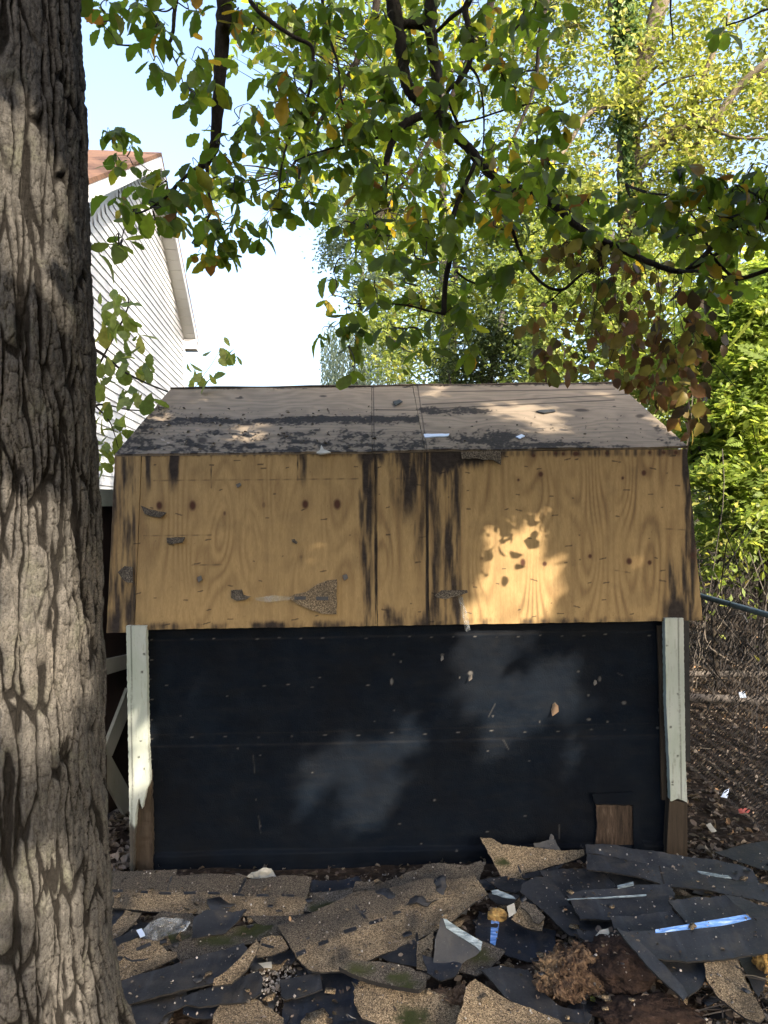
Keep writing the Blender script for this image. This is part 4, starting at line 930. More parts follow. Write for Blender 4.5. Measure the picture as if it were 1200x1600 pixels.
o = leaves('crown', T2, Q, rotmats(d, np.array([0, 0, 1.])+rng.normal(0, .45, (len(Q), 3))), rng.uniform(.10, .15, len(Q)), rng.random(len(Q)), M['crown_leaf'], oak)
for e in ((2.2, -1.0, 6.4), (.6, -2.4, 6.0), (3.6, .6, 6.0), (-.8, -1.6, 6.6), (1.6, .8, 5.8), (4.2, -2.6, 6.8)):
    e = np.array(e); s = np.array([TX+.1, TY-.05, 5.0+rng.uniform(0, 1.6)]); m_ = (s+e)/2+np.array([0, 0, .35])
    upper('bough', [s, s*.7+m_*.3+rng.normal(0, .05, 3), m_, m_*.4+e*.6+rng.normal(0, .08, 3), e], .085, .02, M['branch'], oak, 10, 6)

# ------------------------------------------------------------------ trees behind
QUAD = (np.array([(0, 0, 0), (-.26, .5, .06), (0, 1, -.1), (.26, .5, .06)]), np.array([(0, 2, 1), (0, 3, 2)]))
def tree(name, label, base, top, r0, blobs, nl, size, mat, tmat='bark', cat='tree', clump=.35, group=None, parent=None, nlimb=9, trunk=True, T=QUAD, droop=.3, thin=1., seed=0, dens=60):
    """blobs: (px, py, depth, rx, ry_depth, rz) in metres for the radii"""
    rg = np.random.default_rng(seed+100)
    root = parent or empty(name, tuple(base))
    if parent is None: tag(root, label, cat, group)
    base = np.array(base, float)
    cs = [(at(b[0], b[1], b[2]), np.array(b[3:6])) for b in blobs]; vol = np.array([c[1].prod()**.67 for c in cs]); vol /= vol.sum()
    pos = []; cents = []
    for (c, rr), f in zip(cs, vol):
        k = max(4, int(f*nl/dens)); u_ = rg.normal(size=(k, 3)); u_ /= np.linalg.norm(u_, axis=1)[:, None]
        cc = c+u_*rr*(rg.uniform(.15, 1, (k, 1))**.45); cents.append(cc)
        m = int(nl*f); ii = rg.integers(0, k, m); pos.append(cc[ii]+rg.normal(0, clump*(.4+.8*rg.random((m, 1))), (m, 3))*np.array([1, 1, .7]))
    pos = np.vstack(pos); cents = np.vstack(cents)
    pos = pos[pos[:, 2] > .15]
    d = rg.normal(size=(len(pos), 3)); d[:, 2] = d[:, 2]*.5-droop
    cid = np.floor(pos/clump/1.6).astype(int); tone = (((cid[:, 0]*73856093) ^ (cid[:, 1]*19349663) ^ (cid[:, 2]*83492791)) % 1000)/1000.
    rnd = np.clip(.55*tone+.45*rg.random(len(pos)), 0, 1)
    leaves('crown', T, pos, rotmats(d, np.array([0, 0, 1.])+rg.normal(0, .5, (len(pos), 3))), size*rg.uniform(.7, 1.3, len(pos)), rnd, M[mat], root)
    if trunk:
        tp = np.array(top, float); mids = [base, base*.66+tp*.34+rg.normal(0, .12, 3)*[1, 1, 0], base*.33+tp*.67+rg.normal(0, .15, 3)*[1, 1, 0], tp]
        P = spline(mids, 8); rr = np.linspace(r0, r0*.3, len(P)); b = MB(); b.tube(P, rr, 10, True, jit=.05, crev=.2)
        b.build('trunk', M[tmat], root, smooth=True)
        for e in cents[rg.permutation(len(cents))[:nlimb]]:
            i = int(np.clip(np.argmin(np.abs(P[:, 2]-(e[2]-.35*np.linalg.norm((e-P[len(P)//2])[:2]))), ), 3, len(P)-1)); s = P[i]
            m_ = (s+e)/2+np.array([0, 0, -.06*np.linalg.norm(e-s)])+rg.normal(0, .08, 3)
            Lp = spline([s, s*.6+m_*.4+rg.normal(0, .05, 3), m_, e], 5); b = MB(); b.tube(Lp, np.linspace(rr[i]*.5, .012, len(Lp)), 6, True, jit=.05, crev=.1)
            b.build('limb', M[tmat], root, smooth=True)
    return root
def gp(px, Y): p = at(px, 800, Y); return (p[0], p[1], float(ground_z(p[0], p[1]))-.1)
# 1 the ivy covered tree with yellow leaves
D = 13.
yt = tree('yellow_tree', 'tall tree with yellow leaves and an ivy clad forked trunk at the upper right', gp(985, D), (0, 0, 0), .3,
     [(1060, 150, D, 2.3, 2.0, 1.6), (1150, 90, D-.5, 1.6, 1.6, 1.6), (1150, 260, D-1, 1.7, 1.6, 1.5), (1020, 330, D, 1.6, 1.6, 1.2), (1110, 400, D-.5, 1.6, 1.4, 1.0), (890, 230, D+.5, 1.0, 1.2, 1.3), (860, 60, D+.5, .9, 1.3, 1.2), (930, 330, D, 1.2, 1.4, 1.0), (1010, -150, D, 3.0, 2.4, 1.5), (1290, 200, D, 1.6, 2, 2.4), (960, 80, D+.9, 1.1, .7, 1.4)],
     34000, .115, 'yellow_leaf', trunk=False, clump=.30, seed=1, dens=110)
def limb(root, pts, r0, r1, mat='pale_bark', n=8): 
    P = spline(pp(pts), 6); b = MB(); b.tube(P, np.linspace(r0, r1, len(P)), n, True, jit=.08, crev=.1); b.build('limb', M[mat], root, smooth=True)
P = spline([np.array(gp(985, D))]+pp([(985, 560, D), (984, 430, D), (985, 330, D), (982, 240, D), (988, 160, D), (1000, 110, D), (1015, 60, D), (1035, -10, D), (1060, -150, D)]), 6)
b = MB(); b.tube(P, np.linspace(.26, .13, len(P)), 12, True, jit=.05, crev=.2); b.build('trunk', M['pale_bark'], yt, smooth=True)
limb(yt, [(984, 170, D), (975, 110, D), (965, 60, D), (958, 0, D), (950, -120, D)], .15, .08)
limb(yt, [(985, 285, D-.1), (1010, 245, D-.3), (1050, 210, D-.6), (1085, 193, D-.8), (1110, 192, D-1), (1130, 170, D-1.1), (1155, 135, D-1.2), (1200, 95, D-1.4), (1240, 70, D-1.5)], .10, .05)
limb(yt, [(1085, 195, D-.8), (1090, 150, D-.9), (1105, 105, D-1), (1125, 60, D-1.1), (1140, 20, D-1.2)], .055, .03)
limb(yt, [(1120, 185, D-1), (1145, 150, D-1.1), (1175, 125, D-1.2), (1210, 105, D-1.3)], .03, .02)
limb(yt, [(970, 160, D-.1), (935, 170, D-.3), (912, 185, D-.5), (895, 215, D-.6), (880, 238, D-.7), (855, 262, D-.8)], .06, .02)
limb(yt, [(1100, 195, D-1), (1150, 215, D-1.3), (1210, 215, D-1.5)], .03, .015)
for k in range(16):
    x, y = rng.uniform(1000, 1190), rng.uniform(60, 420); limb(yt, [(985, min(330, y+60), D-.2), ((985+x)/2, y+15, D-.7), (x, y, D-1.2)], .03, .012)
ni = 5200; ti = rng.random(ni); yi = 345*ti**.9-30; cx = 982+3*np.sin(yi/40)-12*(yi < 120)*rng.random(ni)
Pi = np.stack([at(cx[k]+rng.normal(0, 7+7*(yi[k] > 200)*0+5*math.sin(yi[k]/22)), yi[k], D-.24+rng.normal(0, .08)) for k in range(ni)])
dI = rng.normal(size=(ni, 3))*.5+np.array([0, -.4, -1.]); leaves('ivy', QUAD, Pi, rotmats(dI, np.array([0, -1., .3])+rng.normal(0, .4, (ni, 3))), rng.uniform(.08, .14, ni), rng.random(ni), M['ivy_leaf'], yt)
# others
tree('tall_tree', 'tall light green tree whose thin top shows blue sky at the top centre', gp(700, 19), (*gp(700, 19)[:2], 13), .22,
     [(700, 30, 19, 2.2, 2, 1.8), (830, 60, 18.5, 1.8, 2, 1.6), (800, 190, 18.5, 1.3, 1.6, 1.0), (620, 120, 19, 1.8, 2, 1.8), (560, 40, 19, 1.4, 1.6, 1.6), (650, 270, 18, 1.8, 1.8, 1.2), (860, 300, 18, 1.5, 1.6, 1.6), (560, 230, 18.5, 1.2, 1.4, 1.2), (760, -120, 19, 3, 2.5, 1.6)], 12500, .15, 'green_leaf', clump=.34, seed=2, nlimb=12)
tree('green_tree', 'mid green tree with yellowing leaves over the middle of the shed roof', gp(700, 15), (*gp(720, 15)[:2], 7.4), .2,
     [(700, 420, 15, 1.6, 1.5, 1.1), (800, 400, 15, 1.4, 1.5, 1.2), (640, 500, 14.5, 1.2, 1.4, .9), (760, 520, 14.5, 1.5, 1.4, 1.0), (680, 590, 14, 1.5, 1.3, .7), (840, 350, 15, 1.2, 1.3, .9)], 17000, .115, 'green_leaf', clump=.28, seed=3)
tree('dark_evergreen', 'dark evergreen showing between the paler trees above the shed roof', gp(790, 12.5), (*gp(790, 12.5)[:2], 5.2), .14,
     [(790, 490, 12.5, .75, .8, 1.0), (740, 560, 12.3, .7, .8, .6), (820, 560, 12.4, .7, .8, .7)], 9000, .085, 'dark_leaf', clump=.2, seed=4)
tree('pale_tree', 'pale tree with haze tinted leaves thinning into the sky left of the middle', gp(560, 26), (*gp(575, 26)[:2], 11.5), .2,
     [(560, 380, 26, 1.6, 1.6, 1.6), (600, 430, 26, 1.8, 1.6, 1.5), (530, 350, 26, .9, 1, .8), (590, 330, 26, 1.5, 1.4, 1.3), (620, 520, 26, 1.6, 1.5, 1.3)], 9000, .17, 'haze_leaf', clump=.32, seed=5, nlimb=12)
# weeping willow
wl = empty('weeping_willow', gp(545, 22)); tag(wl, 'haze tinted weeping willow hanging straight strands above the shed ridge', 'tree')
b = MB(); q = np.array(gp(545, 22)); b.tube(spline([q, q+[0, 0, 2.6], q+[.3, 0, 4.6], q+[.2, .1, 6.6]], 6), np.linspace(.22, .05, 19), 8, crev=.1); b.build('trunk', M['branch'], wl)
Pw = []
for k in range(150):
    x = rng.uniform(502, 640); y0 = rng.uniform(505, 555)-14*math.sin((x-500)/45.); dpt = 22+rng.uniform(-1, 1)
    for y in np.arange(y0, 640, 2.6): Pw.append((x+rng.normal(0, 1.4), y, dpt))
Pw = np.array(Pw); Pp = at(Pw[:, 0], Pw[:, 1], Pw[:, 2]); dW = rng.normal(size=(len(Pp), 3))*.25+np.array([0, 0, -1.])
leaves('crown', QUAD, Pp, rotmats(dW, np.array([0, -1., .2])+rng.normal(0, .5, (len(Pp), 3))), rng.uniform(.07, .13, len(Pp)), rng.random(len(Pp)), M['haze_leaf'], wl)
tree('green_tree', 'leafy green and yellow tree beyond the right end of the shed roof', gp(960, 10), (*gp(960, 10)[:2], 5.6), .12,
     [(900, 500, 10, .9, 1, .7), (980, 440, 10, 1.0, 1, .8), (930, 580, 9.6, .9, 1, .6), (1040, 520, 9.6, .9, .9, .8), (860, 420, 10.5, .8, 1, .7), (1040, 620, 9.2, .7, .8, .6), (880, 590, 10, .7, .8, .4)], 15000, .095, 'green_leaf', clump=.2, seed=6)
# fronded bright tree on the right
def frond():
    V, F = [], []; n = 0
    for k in range(1, 7):
        for s in (-1, 1):
            y = k*.15; l = .34*math.sin(math.pi*(k/7.)**.7)+.08
            d = np.array([s*.86, .5, -.12]); w_ = np.array([.5, -.86*s, 0])*.055*s
            p = np.array([0, y, -.12*y*y]); w_ = w_*1.9; V += [p, p+d*l*.5+w_, p+d*l, p+d*l*.5-w_]; F += [(n, n+1, n+2), (n, n+2, n+3)]; n += 4
    p = np.array([0, 1., -.12]); V += [p-[0, .05, 0], p+[-.05, .1, 0], p+[0, .25, -.05], p+[.05, .1, 0]]; F += [(n, n+1, n+2), (n, n+2, n+3)]; n += 4
    V += [(-.008, 0, 0), (.008, 0, 0), (.006, 1, -.12), (-.006, 1, -.12)]; F += [(n, n+1, n+2), (n, n+2, n+3)]
    return np.array(V, float), np.array(F)
smc = tree('sumac_tree', 'bright lime green tree with feathered fronds at the right edge', gp(1190, 7.6), (*gp(1180, 7.6)[:2], 4.2), .07,
     [(1150, 480, 7.8, .55, .7, .45), (1180, 560, 7.4, .55, .7, .45), (1130, 600, 7.6, .45, .6, .4), (1190, 660, 7.2, .5, .6, .4), (1110, 690, 7.4, .3, .5, .35), (1210, 480, 7.6, .6, .6, .6), (1150, 720, 7.0, .35, .4, .25), (1080, 560, 8, .4, .6, .5), (1230, 800, 7.4, .7, .8, .5), (1330, 620, 7.4, .8, .9, .9), (1420, 800, 7.6, .8, .9, .6)], 3900, .27, 'bright_leaf', 'branch', clump=.2, T=frond(), seed=7, droop=.25, nlimb=8, dens=14)
tree('crown', '', (0, 0, 0), (0, 0, 0), 0, [(1140, 520, 7.0, .45, .4, .5), (1180, 640, 6.8, .45, .4, .5), (1110, 650, 7.0, .35, .4, .45), (1160, 740, 6.7, .4, .4, .3), (1200, 480, 7.2, .5, .4, .5)], 5200, .085, 'bright_leaf', trunk=False, clump=.12, parent=smc, seed=17, nlimb=0)
tree('bright_shrub', 'bright green and yellow leafed shrub just past the right corner of the shed', gp(1120, 7.0), (*gp(1120, 7.0)[:2], 2.2), .03,
     [(1105, 760, 6.8, .16, .4, .28), (1150, 790, 6.6, .32, .4, .25), (1120, 860, 6.8, .3, .4, .22), (1175, 740, 6.6, .25, .4, .2), (1095, 700, 7.2, .16, .3, .28)], 1500, .085, 'bright_leaf', 'branch', 'shrub', clump=.1, seed=8, nlimb=8)
# brown and yellow vine hanging from the bough
vine = empty('hanging_vine', tuple(at(980, 395, 3.12))); tag(vine, 'brown and olive dying vine hanging in curtains from the right bough beside the shed roof', 'vine')
VL = leaf_template(8, .35, 3., .10, .35, .4, 1.1); vp, vd, vs, vr = [], [], [], []; vb = MB()
VG = [(900, 400, 80, 26, 34), (880, 520, 62, 66, 36), (960, 470, 55, 70, 70), (1000, 560, 62, 76, 96), (1055, 500, 52, 70, 40), (1020, 620, 42, 40, 44), (1085, 590, 26, 50, 40), (1075, 640, 26, 36, 24), (870, 560, 38, 36, 26), (930, 390, 70, 20, 16), (1080, 430, 70, 30, 20), (1100, 520, 36, 40, 16)]
for (x0, y0, rx, ry, n) in VG:
    for k in range(n):
        a = rng.uniform(0, 6.28); r_ = math.sqrt(rng.random()); x = x0+rx*r_*math.cos(a); y = y0+ry*r_*math.sin(a)
        if y > 600 and x < 990+(y-603)*1.02: continue
        vp.append(at(x, y, 3.12+rng.normal(0, .16))); d = rng.normal(0, .45, 3)+np.array([0, 0, -1.]); vd.append(d); vs.append(rng.uniform(.035, .072)); vr.append(np.clip(rng.uniform(0, 1)*.85+.0014*(x-960)+.1, 0, 1))
vp = np.array(vp); vd = np.array(vd)
leaves('foliage', VL, vp, rotmats(vd, np.array([0, -1., .2])+rng.normal(0, .7, (len(vp), 3))), np.array(vs), np.array(vr), M['vine_leaf'], vine)
for k in range(34):
    x = rng.uniform(870, 1100); y0 = 372+(x-870)*.22; y1 = y0+rng.uniform(80, 200); P = pp([(x, y0, 3.12), (x+rng.normal(0, 16), y0*.75+y1*.25, 3.12), (x+rng.normal(0, 18), y0*.45+y1*.55, 3.12+rng.normal(0, .08)), (x+rng.normal(0, 26), y1, 3.12+rng.normal(0, .12))])
    vb.tube(spline(P, 5), .0014, 4, False, crev=.1)
for k in range(40): x = rng.uniform(890, 970); P = pp([(x, 370+(x-900)*.4, 3.12), (x+rng.normal(0, 25), 395+(x-900)*.3, 3.1), (x+rng.normal(0, 30), 430, 3.1)]); vb.tube(spline(P, 4), .0014, 3, False)
o = vb.build('stems', M['branch'], vine); o['kind'] = 'stuff'
# sapling in front of the house
sap = empty('sapling', gp(170, 4.6)); tag(sap, 'thin green sapling against the white house between trunk and shed', 'tree')
b = MB(); q = np.array(gp(110, 4.5))
SP = [pp([(110, 700, 4.5), (140, 560, 4.5), (152, 548, 4.5), (190, 578, 4.5), (225, 597, 4.5), (262, 612, 4.5)]), pp([(130, 640, 4.5), (160, 632, 4.5), (200, 640, 4.5), (235, 642, 4.5)]), pp([(150, 635, 4.5), (172, 660, 4.4), (185, 700, 4.4)]), pp([(288, 640, 4.9), (305, 605, 4.9), (330, 570, 4.9), (345, 545, 4.9)]), pp([(120, 640, 4.6), (160, 560, 4.6), (200, 480, 4.6), (190, 450, 4.6)]), [q, q+[.0, 0, .9], at(110, 700, 4.5)]]
for s_, r_ in zip(SP, (.013, .008, .006, .003, .008, .02)): b.tube(spline(s_, 6), np.linspace(r_, r_*.4, (len(s_)-1)*6+1), 6, crev=.1)
b.build('trunk', M['branch'], sap)
sp_, sd_ = [], []
for (x, y, s_, n) in [(175, 465, 18, 9), (185, 500, 22, 12), (165, 500, 12, 6), (205, 525, 16, 7), (195, 560, 18, 10), (155, 590, 14, 8), (225, 575, 16, 9), (170, 640, 14, 9), (205, 610, 14, 7), (230, 620, 10, 4), (165, 690, 14, 10), (185, 670, 12, 7), (160, 720, 8, 4), (300, 570, 9, 3), (310, 585, 8, 3), (345, 550, 12, 5), (365, 545, 10, 5), (330, 590, 8, 3), (160, 555, 12, 5), (230, 360, 10, 0)]:
    for _ in range(n): sp_.append(at(x+rng.normal(0, s_*.6), y+rng.normal(0, s_*.6), 4.5+rng.normal(0, .12)+(.4 if x > 280 else 0))); sd_.append(rng.normal(0, .6, 3)+np.array([0, 0, -.6]))
sp_ = np.array(sp_); leaves('foliage', OAKL, sp_, rotmats(np.array(sd_), np.array([0, -.6, .8])+rng.normal(0, .5, (len(sp_), 3))), rng.uniform(.07, .14, len(sp_)), np.clip(rng.beta(3, 2, len(sp_)), 0, .96), M['green_leaf'], sap)
# undergrowth beyond the fence
def tangle(name, n, gen, rmin, rmax, mat, kind, label, seed=0):
    b = MB()
    for k in range(n):
        P = gen(k); b.tube(P, rng.uniform(rmin, rmax), 3, False, rnd=rng.random())
    o = b.build(name, M[mat]); tag(o, label, kind=kind); return o
def gen_brush(k):
    Y_ = 4.8+rng.random()**.8*9; x = 2.62+rng.random()*min(6, .55*Y_); h_ = rng.uniform(.3, 1.5)*(1+.06*(Y_-5)); p = np.array([x, Y_, float(ground_z(x, Y_))])
    d = rng.normal(0, .5, 3)*[1, 1, 0]+np.array([0, 0, 1.]); d2 = d+rng.normal(0, .5, 3)
    P = spline([p, p+d*h_*.4, p+(d+d2)*h_*.45, p+(d*.8+d2)*h_*.62+rng.normal(0, .1, 3)], 3); P[:, 0] = np.maximum(P[:, 0], 2.47+.03*np.sin(P[:, 2]*9+k)); return P
tangle('brush', 1700, gen_brush, .0015, .006, 'twig', 'stuff', 'tangle of bare grey twigs beyond the fence')
nb_ = 5200; Yb = 6.2+rng.random(nb_)*6; Xb = 2.7+rng.random(nb_)*Yb*.42; Zb = 1.25+rng.normal(0, .30, nb_)+.1*(Yb-6); Pb = np.stack([Xb, Yb, Zb], 1); Pb = Pb[Pb[:, 2] > .25]
leaves('undergrowth', QUAD, Pb, rotmats(rng.normal(size=(len(Pb), 3))-[0, 0, .4], np.array([0, 0, 1.])+rng.normal(0, .5, (len(Pb), 3))), rng.uniform(.05, .10, len(Pb)), rng.random(len(Pb)), M['green_leaf'], None, 'low green and yellow undergrowth behind the fence rail', 'stuff')
tree('evergreen_bush', 'dark bush filling the gap behind the fence at the right edge', gp(1260, 12), (*gp(1260, 12)[:2], 3.0), .08, [(1180, 760, 12, 1.3, 1, .9), (1120, 850, 12, 1.0, 1, .8), (1230, 860, 11.5, 1.1, 1, .8), (1100, 740, 13, .8, 1, .8)], 7000, .11, 'dark_leaf', clump=.3, cat='bush', seed=9)
for i, (x0, x1, Y0, Y1, z0, r_, lab) in enumerate(((2.55, 5.2, 7.2, 6.5, .10, .035, 'grey fallen log lying behind the fence, the farther of two'), (2.6, 4.6, 6.4, 5.4, .08, .04, 'weathered fallen log lying behind the fence, the nearer of two'))):
    P = spline([(x0, Y0, z0), ((x0+x1)/2, (Y0+Y1)/2+.1, z0+.03), (x1, Y1, z0+.02)], 8); b = MB(); b.tube(P, np.linspace(r_, r_*.7, len(P)), 9, True, jit=.08); tag(b.build('log', M['log'], smooth=True), lab, 'log', 'fallen logs')
# far woods all round
nw = 26000; an = rng.uniform(0, 2*math.pi, nw); rd = rng.uniform(38, 60, nw); hgt_ = rng.random(nw)**.8*(4.2+1.6*np.sin(an*7)+1.2*np.sin(an*17+1)); gap = (an > R(94)) & (an < R(106))
Pf = np.stack([rd*np.cos(an), rd*np.sin(an), hgt_*np.where(gap, .8, 1.25)+ground_z(rd*np.cos(an), rd*np.sin(an))], 1)
leaves('far_woods', QUAD, Pf, rotmats(rng.normal(size=(nw, 3)), np.array([0, 0, 1.])+rng.normal(0, .6, (nw, 3))), rng.uniform(.7, 1.3, nw), rng.random(nw), M['green_leaf'], None, 'distant green woods round the yard', 'stuff')

# ------------------------------------------------------------------ debris: shingles pulled off the roof, lying in front of the shed
def dplane(outl, lift, tilt):
    oc = np.array(outl, float); c0 = on_plane(oc[:, 0].mean(), oc[:, 1].mean(), (0, 0, .04), (0, 0, 1.))
    z = float(ground_z(c0[0], c0[1]))+.018+lift; c0 = on_plane(oc[:, 0].mean(), oc[:, 1].mean(), (0, 0, z), (0, 0, 1.))
    n = np.array([tilt[0], tilt[1], 1.]); return c0, n
MATS = dict(G=['tan', 'edge', 'felt'], W=['grey', 'edge', 'felt'], B=['felt', 'edge', 'film'], N=['felt_navy', 'edge', 'tape'], T=['felt', 'edge', 'tape'])
def shingle(mat, label, outl, layer=0, tilt=(0, .0), warp=.008, th=.004, jag=.008, worn=None, moss=None, extra=None, curl=0, name='shingle', cat='shingle', group='torn roof shingles in the debris heap', wf=3.5):
    sd = int(abs(outl[0][0]*7+outl[0][1]*3)) % 997
    c0, n = dplane(outl, layer*.012, tilt)
    def at_(px, py, u, v):
        w_ = np.zeros_like(px)
        nz = fbm(px/22, py/14, 3, sd)
        if worn == 'top': w_ = sstep(1401, 1391, py-.045*(px-300)+3*nz)*.95
        elif worn == 'topleft': w_ = sstep(12, -16, (px-590)*.42+(py-1440)+16*nz)*.9
        elif worn == 'all': w_ = .75+.5*nz
        elif worn is not None: w_ = np.clip(nz*2-.1, 0, 1)*worn
        for (x, y, rx, ry) in SM_.get(label, []): w_ = np.maximum(w_, np.clip(1.2-((px-x)/rx)**2-((py-y)/ry)**2+.4*nz, 0, 1)*.9)
        m_ = np.zeros_like(px)
        for (x, y, rx, ry) in (moss or []): m_ = np.maximum(m_, np.clip(1.3-((px-x)/rx)**2-((py-y)/ry)**2+1.3*fbm(px/9, py/5, 3, sd+3), 0, 1))
        return dict(worn=np.clip(w_, 0, 1), moss=m_)
    th = min(th, .0065) if 'edged' not in label else th; warp = warp*1.7; curl = curl or .008+.018*((sd*37) % 100)/100.
    bend = None
    if True: bend = lambda u, v, lo, hi: curl*(((u-(lo[0]+hi[0])/2)/(hi[0]-lo[0]))**2*2+.6*((v-lo[1])/(hi[1]-lo[1]))**2)
    o = plate(name, outl, c0, n, th, [M[k] for k in MATS[mat]], None, h=.022, warp=warp, wf=wf, jag=jag, attrs=at_, seed=sd, bend=bend, extra=extra)
    return tag(o, label, cat, group)
def rot_dash(x0, y0, x1, y1, w_=4):
    dx, dy = x1-x0, y1-y0; L = math.hypot(dx, dy); nx, ny = -dy/L*w_/2, dx/L*w_/2
    return [(x0+nx, y0+ny), (x1+nx, y1+ny), (x1-nx, y1-ny), (x0-nx, y0-ny)]
SM_ = {'long tan shingle strip with black dashes lying along the foot of the shed wall': [(196, 1405, 12, 16), (308, 1405, 13, 14), (423, 1406, 12, 15)],
       'largest tan shingle, worn grey at its left, in the middle of the heap': [(645, 1438, 12, 18), (535, 1490, 14, 14)]}
sh = shingle
sh('G', 'long tan shingle strip with black dashes lying along the foot of the shed wall', [(150, 1364), (215, 1362), (277, 1361), (274, 1371), (330, 1369), (384, 1368), (386, 1373), (440, 1372), (487, 1373), (481, 1400), (474, 1431), (440, 1434), (400, 1434), (330, 1431), (240, 1423), (150, 1421)], 3, (0, -.10), .010, .007, worn='top',
   extra=[(rot_dash(x, 1393.5+(x-170)*.028, x+19, 1394+(x-170)*.028, 3.4), .002, 2) for x in (173, 212, 248, 287, 325, 363, 401, 441)]+[(rot_dash(431, 1424, 441, 1423, 2.5), .001, 2), (rot_dash(268, 1371, 262, 1392, 3), .001, 2), (rot_dash(384, 1372, 373, 1396, 3), .001, 2)])
sh('N', 'black shingle tucked behind the mossy piece at the wall foot', [(486, 1381), (560, 1375), (566, 1382), (548, 1393), (500, 1396), (481, 1397)], 2)
sh('W', 'small square shingle with a green moss band right of the long strip', [(483, 1397), (550, 1392), (552, 1401), (540, 1416), (528, 1431), (474, 1427)], 2, moss=[(515, 1416, 30, 7), (495, 1421, 12, 5)], worn=.6)
sh('W', 'rough grey shingle rising in a hump against the dark wall', [(556, 1384), (610, 1372), (640, 1360), (668, 1351), (700, 1355), (752, 1349), (756, 1360), (745, 1374), (690, 1390), (630, 1405), (560, 1415), (548, 1402)], 3, (0, -.25), .03, worn='all', jag=.012)
sh('G', 'largest tan shingle, worn grey at its left, in the middle of the heap', [(697, 1378), (722, 1374), (738, 1372), (752, 1388), (763, 1404), (706, 1442), (640, 1471), (578, 1503), (540, 1521), (505, 1523), (487, 1520), (465, 1500), (452, 1482), (438, 1462), (434, 1453), (500, 1420), (560, 1400), (640, 1385)], 3, (0, -.05), .018, .007, worn='topleft',
   extra=[(rot_dash(577, 1447, 597, 1438, 5), .002, 2), (rot_dash(614, 1428, 626, 1423, 5), .002, 2), (rot_dash(537, 1461, 557, 1455, 5), .002, 2), (rot_dash(498, 1478, 513, 1473, 5), .002, 2), (rot_dash(463, 1495, 478, 1488, 5), .002, 2), (rot_dash(551, 1416, 571, 1439, 4), .001, 2), (rot_dash(565, 1430, 572, 1427, 3), .001, 2)])
sh('B', 'crumpled blue black scrap lying on the grey hump', [(571, 1398), (592, 1394), (618, 1387), (660, 1383), (697, 1378), (698, 1391), (690, 1406), (668, 1417), (645, 1416), (618, 1413), (585, 1408)], 6, (0, -.1), .03, .006, wf=9)
sh('W', 'mossy thick edged strip slanting below the largest tan shingle', [(529, 1517), (545, 1506), (590, 1504), (612, 1508), (640, 1516), (668, 1531), (663, 1546), (655, 1552), (630, 1545), (585, 1533), (550, 1525)], 6, (0, -.1), .014, .016, moss=[(560, 1516, 25, 8), (620, 1528, 20, 8), (640, 1540, 22, 6)], worn='all')
sh('N', 'smooth navy shingle back showing at the bottom centre', [(497, 1524), (558, 1526), (562, 1540), (556, 1560), (562, 1590), (602, 1600), (604, 1625), (438, 1625), (443, 1574), (470, 1562), (503, 1549)], 0, (0, 0), .008)
sh('B', 'small dark rectangle left of the navy shingle back', [(437, 1536), (470, 1530), (500, 1525), (504, 1549), (470, 1558), (447, 1563), (440, 1560)], 2)
sh('G', 'pale tan shingle with a rounded left end at the bottom centre', [(560, 1535), (620, 1541), (680, 1556), (705, 1566), (730, 1585), (726, 1625), (660, 1615), (600, 1598), (566, 1588), (554, 1568), (552, 1550)], 3, (0, -.1), .014, .008, worn=.2, moss=[(645, 1590, 28, 22)])
sh('G', 'humped tan shingle sloping to the bottom edge right of centre', [(742, 1532), (768, 1545), (800, 1566), (850, 1586), (873, 1594), (885, 1612), (880, 1630), (700, 1630), (722, 1575), (728, 1546)], 6, (.12, -.2), .014, .008, worn=.35)
sh('G', 'narrow tan wedge poking out from under the long strip', [(197, 1423), (222, 1429), (213, 1441), (195, 1458), (178, 1471), (166, 1473), (176, 1450)], 1)
sh('B', 'black scrap in the gap by the tree trunk', [(150, 1424), (197, 1423), (176, 1457), (168, 1475), (150, 1470)], 0)
sh('G', 'cracked tan shingle lying beside the tree trunk', [(168, 1490), (190, 1478), (215, 1469), (245, 1475), (262, 1491), (276, 1495), (277, 1504), (250, 1514), (220, 1524), (182, 1534), (165, 1530)], 4, (0, -.05), .012, worn=.3, extra=[(rot_dash(194, 1497, 206, 1503, 2.5), .001, 2), (rot_dash(206, 1503, 220, 1501, 2.5), .001, 2), (rot_dash(220, 1502, 232, 1499, 2), .001, 2), (rot_dash(213, 1486, 236, 1479, 4), .002, 2)])
sh('B', 'long black strip slanting up from the tree base', [(181, 1534), (215, 1524), (250, 1515), (320, 1493), (381, 1476), (387, 1484), (380, 1500), (362, 1520), (335, 1536), (260, 1558), (200, 1571), (192, 1555)], 5, (-.03, -.08), .010, .009, worn=.2)
sh('B', 'black shingle at the lower left corner by the roots', [(200, 1572), (245, 1562), (292, 1553), (291, 1576), (262, 1588), (245, 1606), (235, 1630), (195, 1630), (200, 1600)], 2, (0, -.05), .014, jag=.012, worn=.2)
sh('B', 'black shingle under the pointed sliver, torn along its lower edge', [(288, 1560), (300, 1553), (350, 1537), (404, 1520), (411, 1532), (408, 1552), (385, 1562), (350, 1566), (310, 1573), (288, 1570)], 3, (0, -.06), .012, .008, jag=.007)
sh('N', 'small dark shingle with a white dot below the torn one', [(288, 1572), (320, 1574), (345, 1568), (342, 1584), (332, 1592), (300, 1590), (286, 1588)], 1)
sh('G', 'pointed tan sliver standing out over the black strips', [(335, 1532), (352, 1520), (380, 1494), (401, 1473), (405, 1480), (400, 1498), (385, 1518), (362, 1536), (350, 1538), (333, 1544)], 8, (-.05, -.15), .010, .008)
